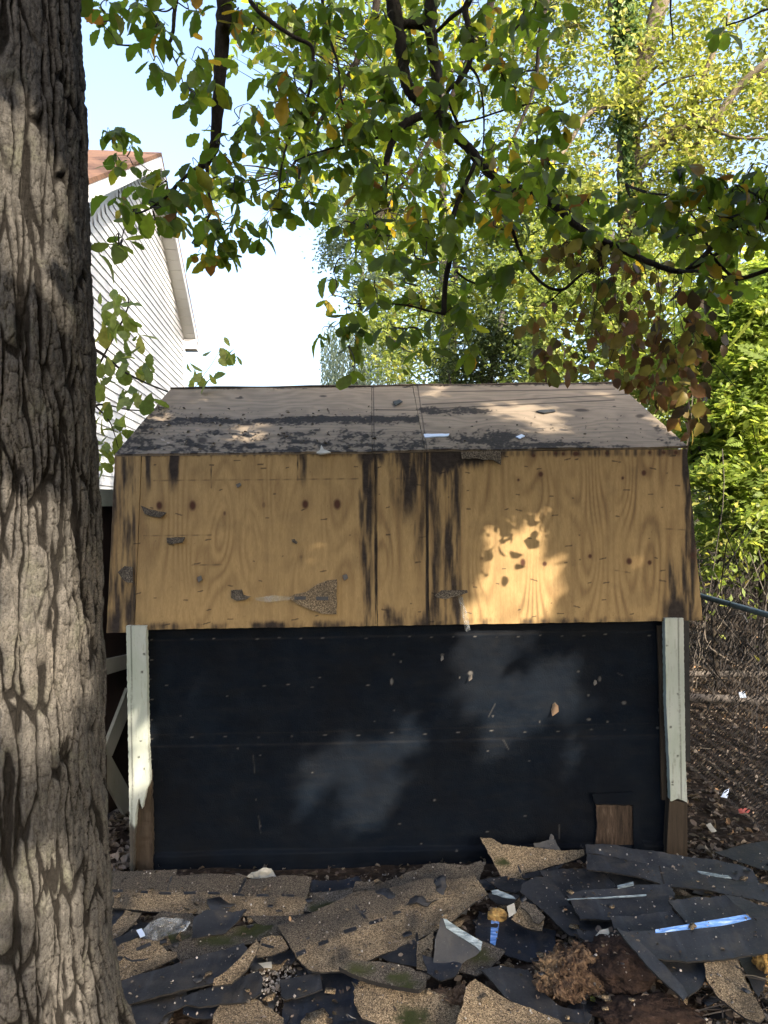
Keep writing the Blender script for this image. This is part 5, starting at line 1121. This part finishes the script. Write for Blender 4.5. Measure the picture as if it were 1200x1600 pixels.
sh('G', 'dusty tan shingle at the bottom left of centre', [(333, 1592), (345, 1572), (372, 1562), (392, 1560), (420, 1575), (443, 1590), (443, 1630), (330, 1630)], 2, (0, 0), .012, jag=.010, worn=.5)
sh('G', 'little buff scrap left of the largest tan shingle', [(402, 1486), (410, 1470), (425, 1466), (441, 1468), (451, 1488), (430, 1494), (402, 1500)], 3, worn=.4, extra=[(rot_dash(409, 1480, 428, 1484, 3), .002, 2)])
sh('N', 'tiny dark scrap above the gravel patch', [(424, 1497), (456, 1489), (462, 1500), (455, 1508), (430, 1506)], 1)
sh('B', 'dark folded scrap right of the plastic bag', [(303, 1441), (325, 1430), (386, 1428), (374, 1440), (352, 1456), (330, 1459), (300, 1470)], 2, (0, -.1), .02)
sh('W', 'flat grey mossy shingle between bag and largest tan shingle', [(262, 1484), (300, 1467), (352, 1452), (400, 1442), (436, 1450), (440, 1468), (405, 1472), (380, 1478), (330, 1490), (282, 1505)], 1, (0, 0), .018, moss=[(340, 1470, 32, 8), (390, 1455, 28, 12), (410, 1447, 20, 8)], worn='all', jag=.012)
sh('W', 'grey mossy shingle half buried under the long strip', [(252, 1430), (300, 1433), (310, 1440), (300, 1470), (262, 1483), (225, 1470), (240, 1440)], 0, moss=[(270, 1465, 25, 8)], worn='all')
sh('W', 'grey shingle just below the right end of the long strip', [(390, 1436), (470, 1430), (530, 1428), (545, 1412), (560, 1420), (500, 1440), (440, 1460), (405, 1450)], 1, worn='all')
sh('G', 'crooked tan shingle with a torn corner propped on the wall foot', [(750, 1312), (768, 1311), (784, 1321), (830, 1324), (868, 1331), (912, 1330), (913, 1338), (885, 1350), (850, 1358), (818, 1365), (822, 1376), (800, 1378), (785, 1379), (778, 1364), (765, 1340)], 8, (0, -.45), .016, .008, worn=.25, moss=[(785, 1348, 12, 7)], extra=[(rot_dash(809, 1353, 814, 1364, 2.5), .001, 2)])
sh('B', 'dark slat under the crooked tan shingle', [(815, 1366), (860, 1358), (884, 1352), (868, 1362), (835, 1370), (818, 1372)], 6)
sh('B', 'upright dark scrap leaning on the wall by the wood patch', [(833, 1318), (866, 1312), (876, 1331), (850, 1327), (835, 1325)], 9, (0, -1.5))
LB1 = 'black shingle course running along the wall foot to the right corner'
sh('B', LB1, [(914, 1325), (960, 1325), (1010, 1332), (1060, 1336), (1120, 1345), (1175, 1362), (1188, 1385), (1145, 1377), (1090, 1365), (1030, 1355), (960, 1342), (915, 1338)], 11, (-.03, -.22), .012, .006)
sh('B', 'long bent black shingle course with a pale film strip at the right corner', [(917, 1338), (960, 1343), (1030, 1354), (1080, 1362), (1145, 1377), (1215, 1390), (1215, 1414), (1160, 1404), (1090, 1390), (1038, 1382), (960, 1367), (917, 1361)], 10, (-.02, -.10), .012, .010,
   extra=[(rot_dash(1030, 1355, 1038, 1382, 2.6), .001, 1), (rot_dash(1147, 1377, 1160, 1403, 2.6), .001, 1), ([(1090, 1362), (1110, 1366), (1138, 1371), (1143, 1375), (1118, 1372), (1095, 1366)], .004, 2)])
sh('B', 'black shingle farthest right on the leafy ground', [(1116, 1333), (1160, 1322), (1215, 1312), (1215, 1366), (1190, 1361), (1150, 1347)], 5, (0, -.05), .010)
sh('B', 'broad plain black shingle right of the crooked tan one', [(843, 1367), (880, 1360), (918, 1361), (941, 1367), (966, 1390), (920, 1396), (875, 1404), (862, 1392)], 7, (-.04, -.05))
sh('B', 'thin black wedge between two longer black shingles', [(940, 1366), (975, 1370), (1030, 1382), (1000, 1388), (968, 1390)], 7)
sh('B', 'black shingle with a chalky line across it, middle of the right heap', [(884, 1403), (940, 1396), (1000, 1390), (1045, 1390), (1055, 1402), (1050, 1425), (1000, 1432), (950, 1437), (906, 1440), (898, 1425)], 9, (-.03, -.08), .010, .008, extra=[(rot_dash(886, 1412, 1010, 1403, 1.2), .001, 2), (rot_dash(965, 1392, 990, 1388, 4), .004, 2)])
sh('B', 'smooth square ended black shingle right of the chalky one', [(1044, 1414), (1085, 1405), (1132, 1402), (1155, 1420), (1177, 1441), (1140, 1442), (1076, 1450)], 11, (-.04, -.10), .008, .008)
sh('T', 'widest black shingle with a bright blue film strip near the right edge', [(972, 1462), (1040, 1455), (1120, 1444), (1175, 1437), (1215, 1446), (1215, 1488), (1150, 1495), (1080, 1502), (1025, 1501), (1000, 1482)], 12, (-.02, -.12), .010, .009, extra=[([(1024, 1457), (1075, 1450), (1120, 1441), (1165, 1435), (1174, 1441), (1130, 1448), (1080, 1456), (1040, 1460), (1024, 1461)], .003, 2)])
sh('B', 'black shingle between the chalky one and the blue stripped one', [(953, 1439), (1000, 1433), (1050, 1427), (1078, 1449), (1030, 1457), (985, 1463), (960, 1457)], 8, (-.03, -.06))
sh('B', 'long slanting black shingle at the left side of the right heap', [(838, 1373), (858, 1370), (880, 1400), (906, 1432), (955, 1441), (962, 1460), (925, 1470), (890, 1461), (850, 1426), (812, 1396), (815, 1386)], 6, (.05, -.12), .016, .007, extra=[(rot_dash(835, 1427, 885, 1418, 1.5), .001, 1)])
sh('B', 'black shingle under the bent course near the right edge', [(1132, 1402), (1160, 1405), (1215, 1424), (1215, 1446), (1172, 1434), (1150, 1418)], 8, (0, -.08))
sh('G', 'broken tan scrap with a curled dark corner left of the black heap', [(799, 1441), (806, 1428), (815, 1412), (826, 1423), (845, 1437), (850, 1442), (847, 1456), (825, 1449)], 6, (0, -.15), .012, .007)
sh('W', 'curled dark corner piece lying on the broken tan scrap', [(815, 1411), (836, 1415), (852, 1432), (842, 1440), (834, 1438), (824, 1426), (813, 1422)], 8, (0, -.2), .02, .006, worn='all')
sh('N', 'deep blue black sheet with a bright blue streak between the lumps', [(748, 1425), (765, 1432), (800, 1434), (868, 1456), (866, 1500), (830, 1503), (790, 1495), (742, 1472)], 1, (0, 0), .012, extra=[([(768, 1438), (781, 1440), (778, 1462), (774, 1482), (766, 1478)], .003, 2)])
sh('B', 'flap standing on edge with a pale frayed rim', [(690, 1432), (700, 1444), (715, 1457), (753, 1476), (748, 1490), (730, 1500), (720, 1508), (676, 1512), (680, 1470)], 8, (0, -1.0), .012, .006, extra=[([(690, 1431), (700, 1441), (722, 1455), (753, 1474), (750, 1488), (742, 1480), (716, 1464), (697, 1452)], .005, 2)])
sh('W', 'dark mossy shingle corner right of the standing flap', [(722, 1478), (745, 1472), (790, 1491), (765, 1515), (745, 1527), (712, 1520)], 4, worn='all', moss=[(745, 1492, 24, 12)])
sh('B', 'black shingle band at the bottom between the two lumps', [(752, 1524), (780, 1512), (825, 1517), (840, 1540), (875, 1568), (925, 1588), (918, 1602), (868, 1592), (790, 1562)], 3, (0, -.05), .012, .007)
sh('B', 'black shingle along the bottom edge right of the humped one', [(800, 1566), (870, 1585), (925, 1598), (930, 1630), (880, 1630), (860, 1600)], 1)
sh('G', 'tan shingle slanting down to the lower right corner', [(1100, 1507), (1120, 1500), (1150, 1497), (1158, 1515), (1172, 1545), (1184, 1570), (1196, 1592), (1186, 1602), (1165, 1592), (1140, 1570), (1118, 1552), (1104, 1532)], 7, (0, -.1), .012, .008, worn=.2, extra=[([(1147, 1506), (1160, 1516), (1150, 1512)], .002, 1)])
sh('B', 'thick dark shingle edge slanting through the dug up earth', [(962, 1450), (980, 1458), (1005, 1478), (1040, 1512), (1066, 1545), (1073, 1560), (1066, 1568), (1040, 1540), (1004, 1500), (975, 1468)], 9, (.15, -.25), .012, .02)
sh('B', 'black shingle in the shade under the widest one', [(1020, 1500), (1100, 1500), (1106, 1525), (1092, 1545), (1075, 1557), (1050, 1545)], 4)
sh('B', 'black shingle beside the right edge lump', [(1150, 1497), (1190, 1492), (1200, 1525), (1185, 1565), (1168, 1530)], 3)
sh('N', 'dark scrap below the standing flap', [(660, 1502), (700, 1505), (722, 1513), (712, 1528), (690, 1533), (668, 1524)], 4)
sh('G', 'narrow tan piece beneath the corner of the largest tan shingle', [(651, 1475), (678, 1458), (674, 1500), (668, 1518), (650, 1518)], 1)
sh('B', 'black triangle under the lower edge of the largest tan shingle', [(592, 1500), (648, 1472), (660, 1512), (610, 1505)], 0)
sh('B', 'black piece wedged behind the pale fragment left of the black heap', [(756, 1378), (790, 1371), (838, 1382), (806, 1396), (780, 1390)], 5)
sh('B', 'dark scrap over the yellow lump', [(758, 1400), (776, 1396), (812, 1402), (802, 1414), (775, 1410)], 5)
sh('B', 'dark strip lying in front of the long slanting shingle', [(900, 1455), (965, 1460), (972, 1466), (930, 1474), (905, 1466)], 5)
sh('B', 'black strip at the left between trunk and cracked shingle', [(165, 1474), (210, 1455), (222, 1462), (190, 1478), (165, 1490)], 2)
T5B = (np.array([(0, 0, 0), (-.22, .4, .1), (0, 1, -.12), (.22, .4, .1), (0, .5, .2)]), np.array([(0, 4, 1), (1, 4, 2), (2, 4, 3), (3, 4, 0)]))
# lumps of fibrous stuff
def lump(name, label, px, py, R3, mat, seed, cat='lump', amp=.3, n=70, lift=0.):
    c = on_plane(px, py, (0, 0, .08), (0, 0, 1.)); c[2] = float(ground_z(c[0], c[1]))+R3[2]*.55+lift
    c = c+0; th_ = np.linspace(0, math.pi, n); ph = np.arange(n*2)*math.pi/n; PH, TH = np.meshgrid(ph, th_)
    d = np.stack([np.sin(TH)*np.cos(PH), np.sin(TH)*np.sin(PH), np.cos(TH)], -1)
    r_ = 1+amp*(fbm(d[..., 0]*1.7+seed+d[..., 2]*.9, d[..., 1]*1.7+d[..., 2]*1.3, 3, seed))+amp*.5*np.abs(fbm(d[..., 0]*6+d[..., 2]*4, d[..., 1]*6+seed-d[..., 2]*3, 3, seed+2))+.06*fbm(d[..., 0]*19+d[..., 2]*9, d[..., 1]*19-d[..., 2]*7, 3, seed+3)
    V = (c+d*r_[..., None]*np.array(R3)).reshape(-1, 3)
    o = mesh(name, V, grid_faces(n*2, n, True), M[mat], smooth=True); tag(o, label, cat); return o, c
L1, c1 = lump('fibrous_lump', 'large brown fibrous lump like an old nest in front of the black shingles', 892, 1540, (.118, .08, .078), 'fibre', 3, n=120, amp=.55)
L2, c2 = lump('fibrous_lump', 'torn brown fibrous lump between the two tan shingles at the bottom', 716, 1556, (.105, .06, .05), 'fibre', 5, amp=.5)
L3, c3 = lump('fibrous_lump', 'pale fibrous lump cut by the right edge of the picture', 1206, 1522, (.06, .07, .085), 'chewed', 8)
L4, c4 = lump('foam_lump', 'small yellow crumbling lump left of the broken tan scrap', 777, 1428, (.042, .03, .030), 'chewed', 9, n=40, lift=.03)
L5, c5 = lump('earth_clod', 'dark crumbly clod of earth right of the large fibrous lump', 965, 1535, (.13, .13, .075), 'peat', 12)
L6, c6 = lump('earth_clod', 'dark clod of earth at the bottom edge below the slanting thick edge', 1010, 1590, (.17, .08, .05), 'peat', 14)
for o_, c_, R_, n_ in ((L1, c1, .115, 420), (L2, c2, .08, 160)):
    d = rng.normal(size=(n_*3, 3)); d[:, 2] = np.abs(d[:, 2])*.9; d /= np.linalg.norm(d, axis=1)[:, None]
    nv_ = len(o_.data.vertices); a_ = np.empty(nv_*3, np.float32); o_.data.vertices.foreach_get('co', a_); a_ = a_.reshape(-1, 3)+np.array(o_.location)
    dn_ = a_-c_; dn_ /= np.linalg.norm(dn_, axis=1)[:, None]; ii_ = rng.choice(np.nonzero(dn_[:, 2] > -.2)[0], n_*3)
    tt_ = np.cross(dn_[ii_], rng.normal(size=(n_*3, 3))); 
    leaves('fibres', T5B, a_[ii_]-dn_[ii_]*.003, rotmats(tt_+dn_[ii_]*.35, dn_[ii_]+rng.normal(0, .5, (n_*3, 3))), rng.uniform(.008, .03, n_*3), rng.random(n_*3), M['fibre'], o_, None, 'stuff')
# plastic, paper, wrappers
def scrap(name, label, outl, mat, layer, tilt=(0, -.1), warp=.02, wf=14, cat='scrap', group=None, th=.0015):
    c0, n = dplane(outl, layer*.012, tilt); o = plate(name, outl, c0, n, th, [M[mat], M[mat]], None, h=.012, warp=warp, wf=wf, jag=.004, seed=int(outl[0][0])); return tag(o, label, cat, group)
scrap('plastic_bag', 'crumpled clear plastic bag on the debris near the tree', [(214, 1452), (228, 1444), (250, 1437), (285, 1437), (298, 1448), (290, 1458), (258, 1466), (236, 1473), (228, 1470), (222, 1458)], 'plastic', 5, (0, -.2), .035, 10, 'bag')
scrap('bag_label', 'pale blue tab at the left end of the plastic bag', [(213, 1453), (221, 1450), (227, 1462), (219, 1465)], 'bluewhite', 7, (0, -.3), .004)
scrap('crumpled_paper', 'crumpled off white paper at the wall foot above the long strip', [(385, 1370), (392, 1362), (402, 1362), (412, 1356), (424, 1357), (432, 1370), (420, 1373), (395, 1372)], 'paper', 5, (0, -1.2), .03, 22, 'paper')
scrap('dead_leaf', 'big pale grey dead leaf beside the large fibrous lump', [(927, 1474), (930, 1462), (938, 1454), (950, 1452), (952, 1460), (942, 1468), (941, 1478), (932, 1477)], 'paper', 10, (0, -.5), .012, 16, 'leaf')
scrap('pale_fragment', 'pale flat fragment standing above the broken tan scrap', [(792, 1416), (803, 1411), (807, 1426), (795, 1433)], 'paper', 8, (0, -.6), .004)
scrap('film_strip', 'greenish film strip on the dark scrap above the yellow lump', [(768, 1392), (778, 1391), (803, 1400), (806, 1404), (785, 1402), (769, 1397)], 'film', 8, (0, -.2), .006)
scrap('dead_leaf', 'small pale green leaf beside the gravel patch', [(404, 1505), (415, 1503), (424, 1503), (425, 1513), (412, 1512)], 'paper', 2, (0, -.2), .006, 16, 'leaf')
scrap('paper_flake', 'thin white paper flake on the navy shingle back', [(543, 1583), (556, 1591), (548, 1589)], 'paper', 3)
scrap('paper_flake', 'white flake standing on the largest tan shingle edge', [(680, 1467), (684, 1466), (682, 1480), (679, 1482)], 'paper', 7, (0, -1))
scrap('wrapper', 'white and blue wrapper on the leaf litter by the fence', [(1126, 1245), (1132, 1236), (1140, 1231), (1136, 1247)], 'bluewhite', 3, (0, -.8), .004, cat='wrapper')
scrap('wrapper', 'red wrapper lying in the leaf litter by the fence', [(1153, 1264), (1164, 1262), (1172, 1266), (1168, 1272), (1156, 1270)], 'red', 2, (0, -.4), .006, cat='wrapper')
scrap('wrapper', 'grey green scrap on the leaf litter right of the shed corner', [(1103, 1289), (1110, 1286), (1120, 1299), (1112, 1300)], 'paper', 2, (0, -.3), .006)
scrap('wrapper', 'round pale scrap caught in the brush behind the fence', [(1154, 1082), (1164, 1080), (1166, 1090), (1157, 1090)], 'bluewhite', 30, (0, -2.), .004, cat='wrapper')
# leaves caught on the felt wall
for (x, y, s, lab) in ((867, 1098, 9, 'orange dry leaf caught on the tar paper wall'), (691, 1024, 4, 'small pale leaf stuck high on the tar paper wall'), (735, 1053, 5, 'pale curled leaf stuck on the tar paper wall'), (862, 1303, 6, 'yellowish leaf stuck low on the tar paper wall'), (930, 1062, 4, 'tiny whitish leaf stuck on the right part of the wall')):
    p = on_plane(x, y, SW(0, -.012, .5), SF); Vt, Ft = leaf_template(5, .36, 2, .1, .25, .3, 1.)
    o = mesh('dead_leaf', p+(Vt@np.array([[.6, 0, .8], [0, -1, 0], [.8, 0, -.6]]).T@np.array([[1, 0, 0], [0, 0, -1], [0, 1, 0.]]).T)*s*2.2/FPX*3.7, Ft, M['dry_leaf'], dict(rnd=np.full(len(Vt), .97 if s > 8 else .9))); tag(o, lab, 'leaf')
# loose litter
T5 = (np.array([(0, 0, 0), (-.3, .4, .14), (-.2, .8, .1), (0, 1, -.1), (.2, .8, .16), (.3, .4, .1), (0, .5, -.02)]), np.array([(0, 6, 1), (1, 6, 2), (2, 6, 3), (0, 5, 6), (5, 4, 6), (4, 3, 6)]))
def litter(name, n, gen, s0, s1, lab, lo=0., hi=1., lift=.006):
    P = np.array([gen() for _ in range(n)]); P[:, 2] = ground_z(P[:, 0], P[:, 1])+lift+rng.random(n)*.015+P[:, 2]
    d = rng.normal(size=(n, 3))*[1, 1, .35]; return leaves(name, T5, P, rotmats(d, np.array([0, 0, 1.])+rng.normal(0, .55, (n, 3))), rng.uniform(s0, s1, n), lo+(hi-lo)*rng.random(n), M['dry_leaf'], None, lab, 'stuff')
litter('leaf_litter', 15000, lambda: (1.45+rng.random()**1.2*3.6, 3.1+rng.random()**1.3*8, 0), .018, .055, 'brown leaf litter on the ground right of the shed')
litter('leaf_litter', 3000, lambda: (rng.uniform(-2.2, 2.4), rng.uniform(2.0, 3.7), 0), .012, .04, 'scattered brown leaves and crumbs between the shingles')
litter('leaf_litter', 1800, lambda: (rng.uniform(.75, 1.7), rng.uniform(2.2, 2.95), rng.random()*.02), .015, .05, 'leaf crumbs on the dug up earth at the lower right')
litter('leaf_litter', 700, lambda: (rng.uniform(-1.75, -1.25), rng.uniform(3.45, 4.4), 0), .03, .06, 'pale leaves under the open door', .5, .95)
def gen_tw(k):
    if k % 2: p = np.array([rng.uniform(.7, 1.7), rng.uniform(2.25, 2.9), 0])
    else: p = np.array([rng.uniform(1.5, 4.2), rng.uniform(3.2, 8), 0])
    p[2] = float(ground_z(p[0], p[1]))+.015; a = rng.uniform(0, 6.28); L = rng.uniform(.05, .22); d = np.array([math.cos(a), math.sin(a), .12])
    return spline([p, p+d*L*.5+rng.normal(0, .012, 3), p+d*L+rng.normal(0, .015, 3)], 3)
tangle('fallen_twigs', 420, gen_tw, .0012, .003, 'twig', 'stuff', 'thin fallen twigs among the litter')
for pts, lab in (([(898, 1574, .06), (925, 1548, .1), (945, 1536, .11), (958, 1531, .12)], 'bare curved twig leaning on the earth clod'), ([(970, 1565, .1), (1005, 1568, .1), (1030, 1582, .08), (1050, 1602, .06)], 'long bent twig at the bottom right of centre'), ([(1075, 1556, .08), (1090, 1572, .07), (1105, 1602, .05)], 'straight twig left of the lower right tan shingle')):
    b = MB(); b.tube(spline([on_plane(x, y, (0, 0, z), (0, 0, 1.)) for x, y, z in pts], 5), .0035, 6, rnd=.8); tag(b.build('twig', M['twig']), lab, 'twig')
ng = 900; gc = on_plane(np.array([430.]), np.array([1530.]), (0, 0, .03), (0, 0, 1.))[0]
Pg = np.stack([gc[0]+rng.normal(0, .06, ng), gc[1]+rng.normal(0, .09, ng), 0*np.zeros(ng)], 1); k = ng//2; Pg[k:, 0] = rng.uniform(-1.3, 2, ng-k); Pg[k:, 1] = rng.uniform(2.3, 3.6, ng-k)
Pg[:, 2] = ground_z(Pg[:, 0], Pg[:, 1])+.006+rng.random(ng)*.008
OCT = (np.array([(1, 0, 0), (-1, 0, 0), (0, 1, 0), (0, -1, 0), (0, 0, .7), (0, 0, -.7)])*.5, np.array([(0, 2, 4), (2, 1, 4), (1, 3, 4), (3, 0, 4), (2, 0, 5), (1, 2, 5), (3, 1, 5), (0, 3, 5)]))
leaves('gravel', OCT, Pg, rotmats(rng.normal(size=(ng, 3)), rng.normal(size=(ng, 3))), rng.uniform(.006, .018, ng), rng.random(ng), M['gravelmat'], None, 'pale pebbles and crumbs between the shingles', 'stuff')
# a few green weeds at the lower right
for (x, y, lab) in ((920, 1578, 'small weed with yellow green leaves under the big fibrous lump'), (1052, 1575, 'small green weed below the slanting thick edge')):
    p = on_plane(x, y, (0, 0, .04), (0, 0, 1.)); n = 7; root = empty('weed', (p[0], p[1], .03)); tag(root, lab, 'weed')
    dW = rng.normal(0, .7, (n, 3))+[0, 0, .8]; leaves('foliage', OAKL, p+rng.normal(0, .012, (n, 3)), rotmats(dW, rng.normal(0, .4, (n, 3))+[0, -1, .5]), rng.uniform(.03, .055, n), rng.uniform(.2, 1, n), M['green_leaf'], root)
    b = MB()
    for k in range(n): b.tube([p-[0, 0, .03], p+rng.normal(0, .01, 3)], .0015, 4)
    b.build('stems', M['branch'], root)

# crumbs, granule dust and small leaves lying on top of the shingles, and dead leaves on the roof
from mathutils.bvhtree import BVHTree
bv, bf, k0 = [], [], 0
for o in list(COL.objects):
    if o.type == 'MESH' and o.name.split('.')[0] in ('shingle', 'ground', 'fibrous_lump', 'earth_clod'):
        n_ = len(o.data.vertices); a = np.empty(n_*3, np.float32); o.data.vertices.foreach_get('co', a); a = a.reshape(-1, 3)+np.array(o.location)
        keep_ = (a[:, 0] > -2.5) & (a[:, 0] < 3) & (a[:, 1] > 1.8) & (a[:, 1] < 4.2)
        if o.name == 'ground': continue
        bv += a.tolist(); bf += [[i+k0 for i in p.vertices] for p in o.data.polygons]; k0 += n_
bvh = BVHTree.FromPolygons(bv, bf)
def drop(n, x0, x1, y0, y1):
    out = []
    for k in range(n):
        x, y = rng.uniform(x0, x1), rng.uniform(y0, y1); h_ = bvh.ray_cast(Vector((x, y, 2.)), Vector((0, 0, -1.)), 4.)
        out.append((x, y, h_[0].z+.002 if h_[0] is not None else float(ground_z(x, y))+.004))
    return np.array(out)
P = drop(1500, -1.4, 2.1, 2.3, 3.6)
leaves('crumbs', OCT, P, rotmats(rng.normal(size=(len(P), 3)), rng.normal(size=(len(P), 3))), rng.uniform(.002, .009, len(P))*rng.choice([1, 1, 1.6], len(P)), rng.random(len(P))**1.5*.9, M['gravelmat'], None, 'pale grit sprinkled over the torn shingles', 'stuff')
P = drop(650, -1.4, 2.1, 2.3, 3.6); d = rng.normal(size=(len(P), 3))*[1, 1, .25]
leaves('leaf_crumbs', T5, P+[0, 0, .003], rotmats(d, np.array([0, 0, 1.])+rng.normal(0, .3, (len(P), 3))), rng.uniform(.008, .024, len(P)), rng.random(len(P)), M['dry_leaf'], None, 'bits of brown leaf lying on the torn shingles', 'stuff')
SH2 = (np.array([(-.5, -.3, 0), (.4, -.4, .0), (.55, .2, .05), (.1, .45, 0), (-.4, .3, .04), (-.5, -.3, -.15), (.4, -.4, -.15), (.55, .2, -.1), (.1, .45, -.15), (-.4, .3, -.11)]), None)
F_ = np.array([(0, 1, 2), (0, 2, 3), (0, 3, 4), (0, 5, 6), (0, 6, 1), (1, 6, 7), (1, 7, 2), (2, 7, 8), (2, 8, 3), (3, 8, 9), (3, 9, 4), (4, 9, 5), (4, 5, 0)])
for mt_, n_, lab in (('tan', 70, 'small tan broken bits of shingle over the heap'), ('felt', 36, 'small black broken bits of shingle over the heap')):
    P = drop(n_, -1.35, 1.9, 2.35, 3.55); G_ = np.stack([rng.uniform(-1.35, 1.9, 170), rng.uniform(2.3, 3.5, 170), np.zeros(170)], 1); G_[:, 2] = ground_z(G_[:, 0], G_[:, 1])+rng.uniform(.002, .02, 170); P = np.vstack([P, G_]); sz_ = np.concatenate([rng.uniform(.012, .04, n_), rng.uniform(.04, .13, 170)]); n_ = len(P); d = rng.normal(size=(n_, 3))*[1, 1, .12]
    o = leaves('shingle_crumbs', (SH2[0], F_), P+[0, 0, .006], rotmats(d, np.array([0, 0, 1.])+rng.normal(0, .12, (n_, 3))), sz_, rng.random(n_), M[mt_], None, lab, 'stuff')
def roof_litter(n, x0, x1, s0, s1, lo, hi, z0, z1, nm, lab):
    u_ = rng.uniform(x0, x1, n); s_ = rng.uniform(s0, s1, n)**1.; P = SW(u_, KY+(RY-KY)*s_, KZ+.012+(RZ-KZ)*s_)+N2*.008
    d = rng.normal(size=(n, 3)); d -= (d@N2)[:, None]*N2*.8
    o = leaves(nm, T5, P, rotmats(d, N2+rng.normal(0, .35, (n, 3))), rng.uniform(z0, z1, n), lo+(hi-lo)*rng.random(n), M['dry_leaf'], None, lab, 'stuff')
roof_litter(200, -1.5, -.1, .02, .62, 0., .5, .008, .03, 'roof_litter', 'dark rotted leaf crumbs on the left of the upper roof slope')
roof_litter(26, -1.45, -.7, .05, .55, .7, .94, .02, .04, 'roof_litter', 'few pale leaves on the left of the upper roof slope')
roof_litter(60, .1, 1.4, .02, .4, 0., .5, .006, .022, 'roof_litter', 'dark crumbs on the right of the upper roof slope')
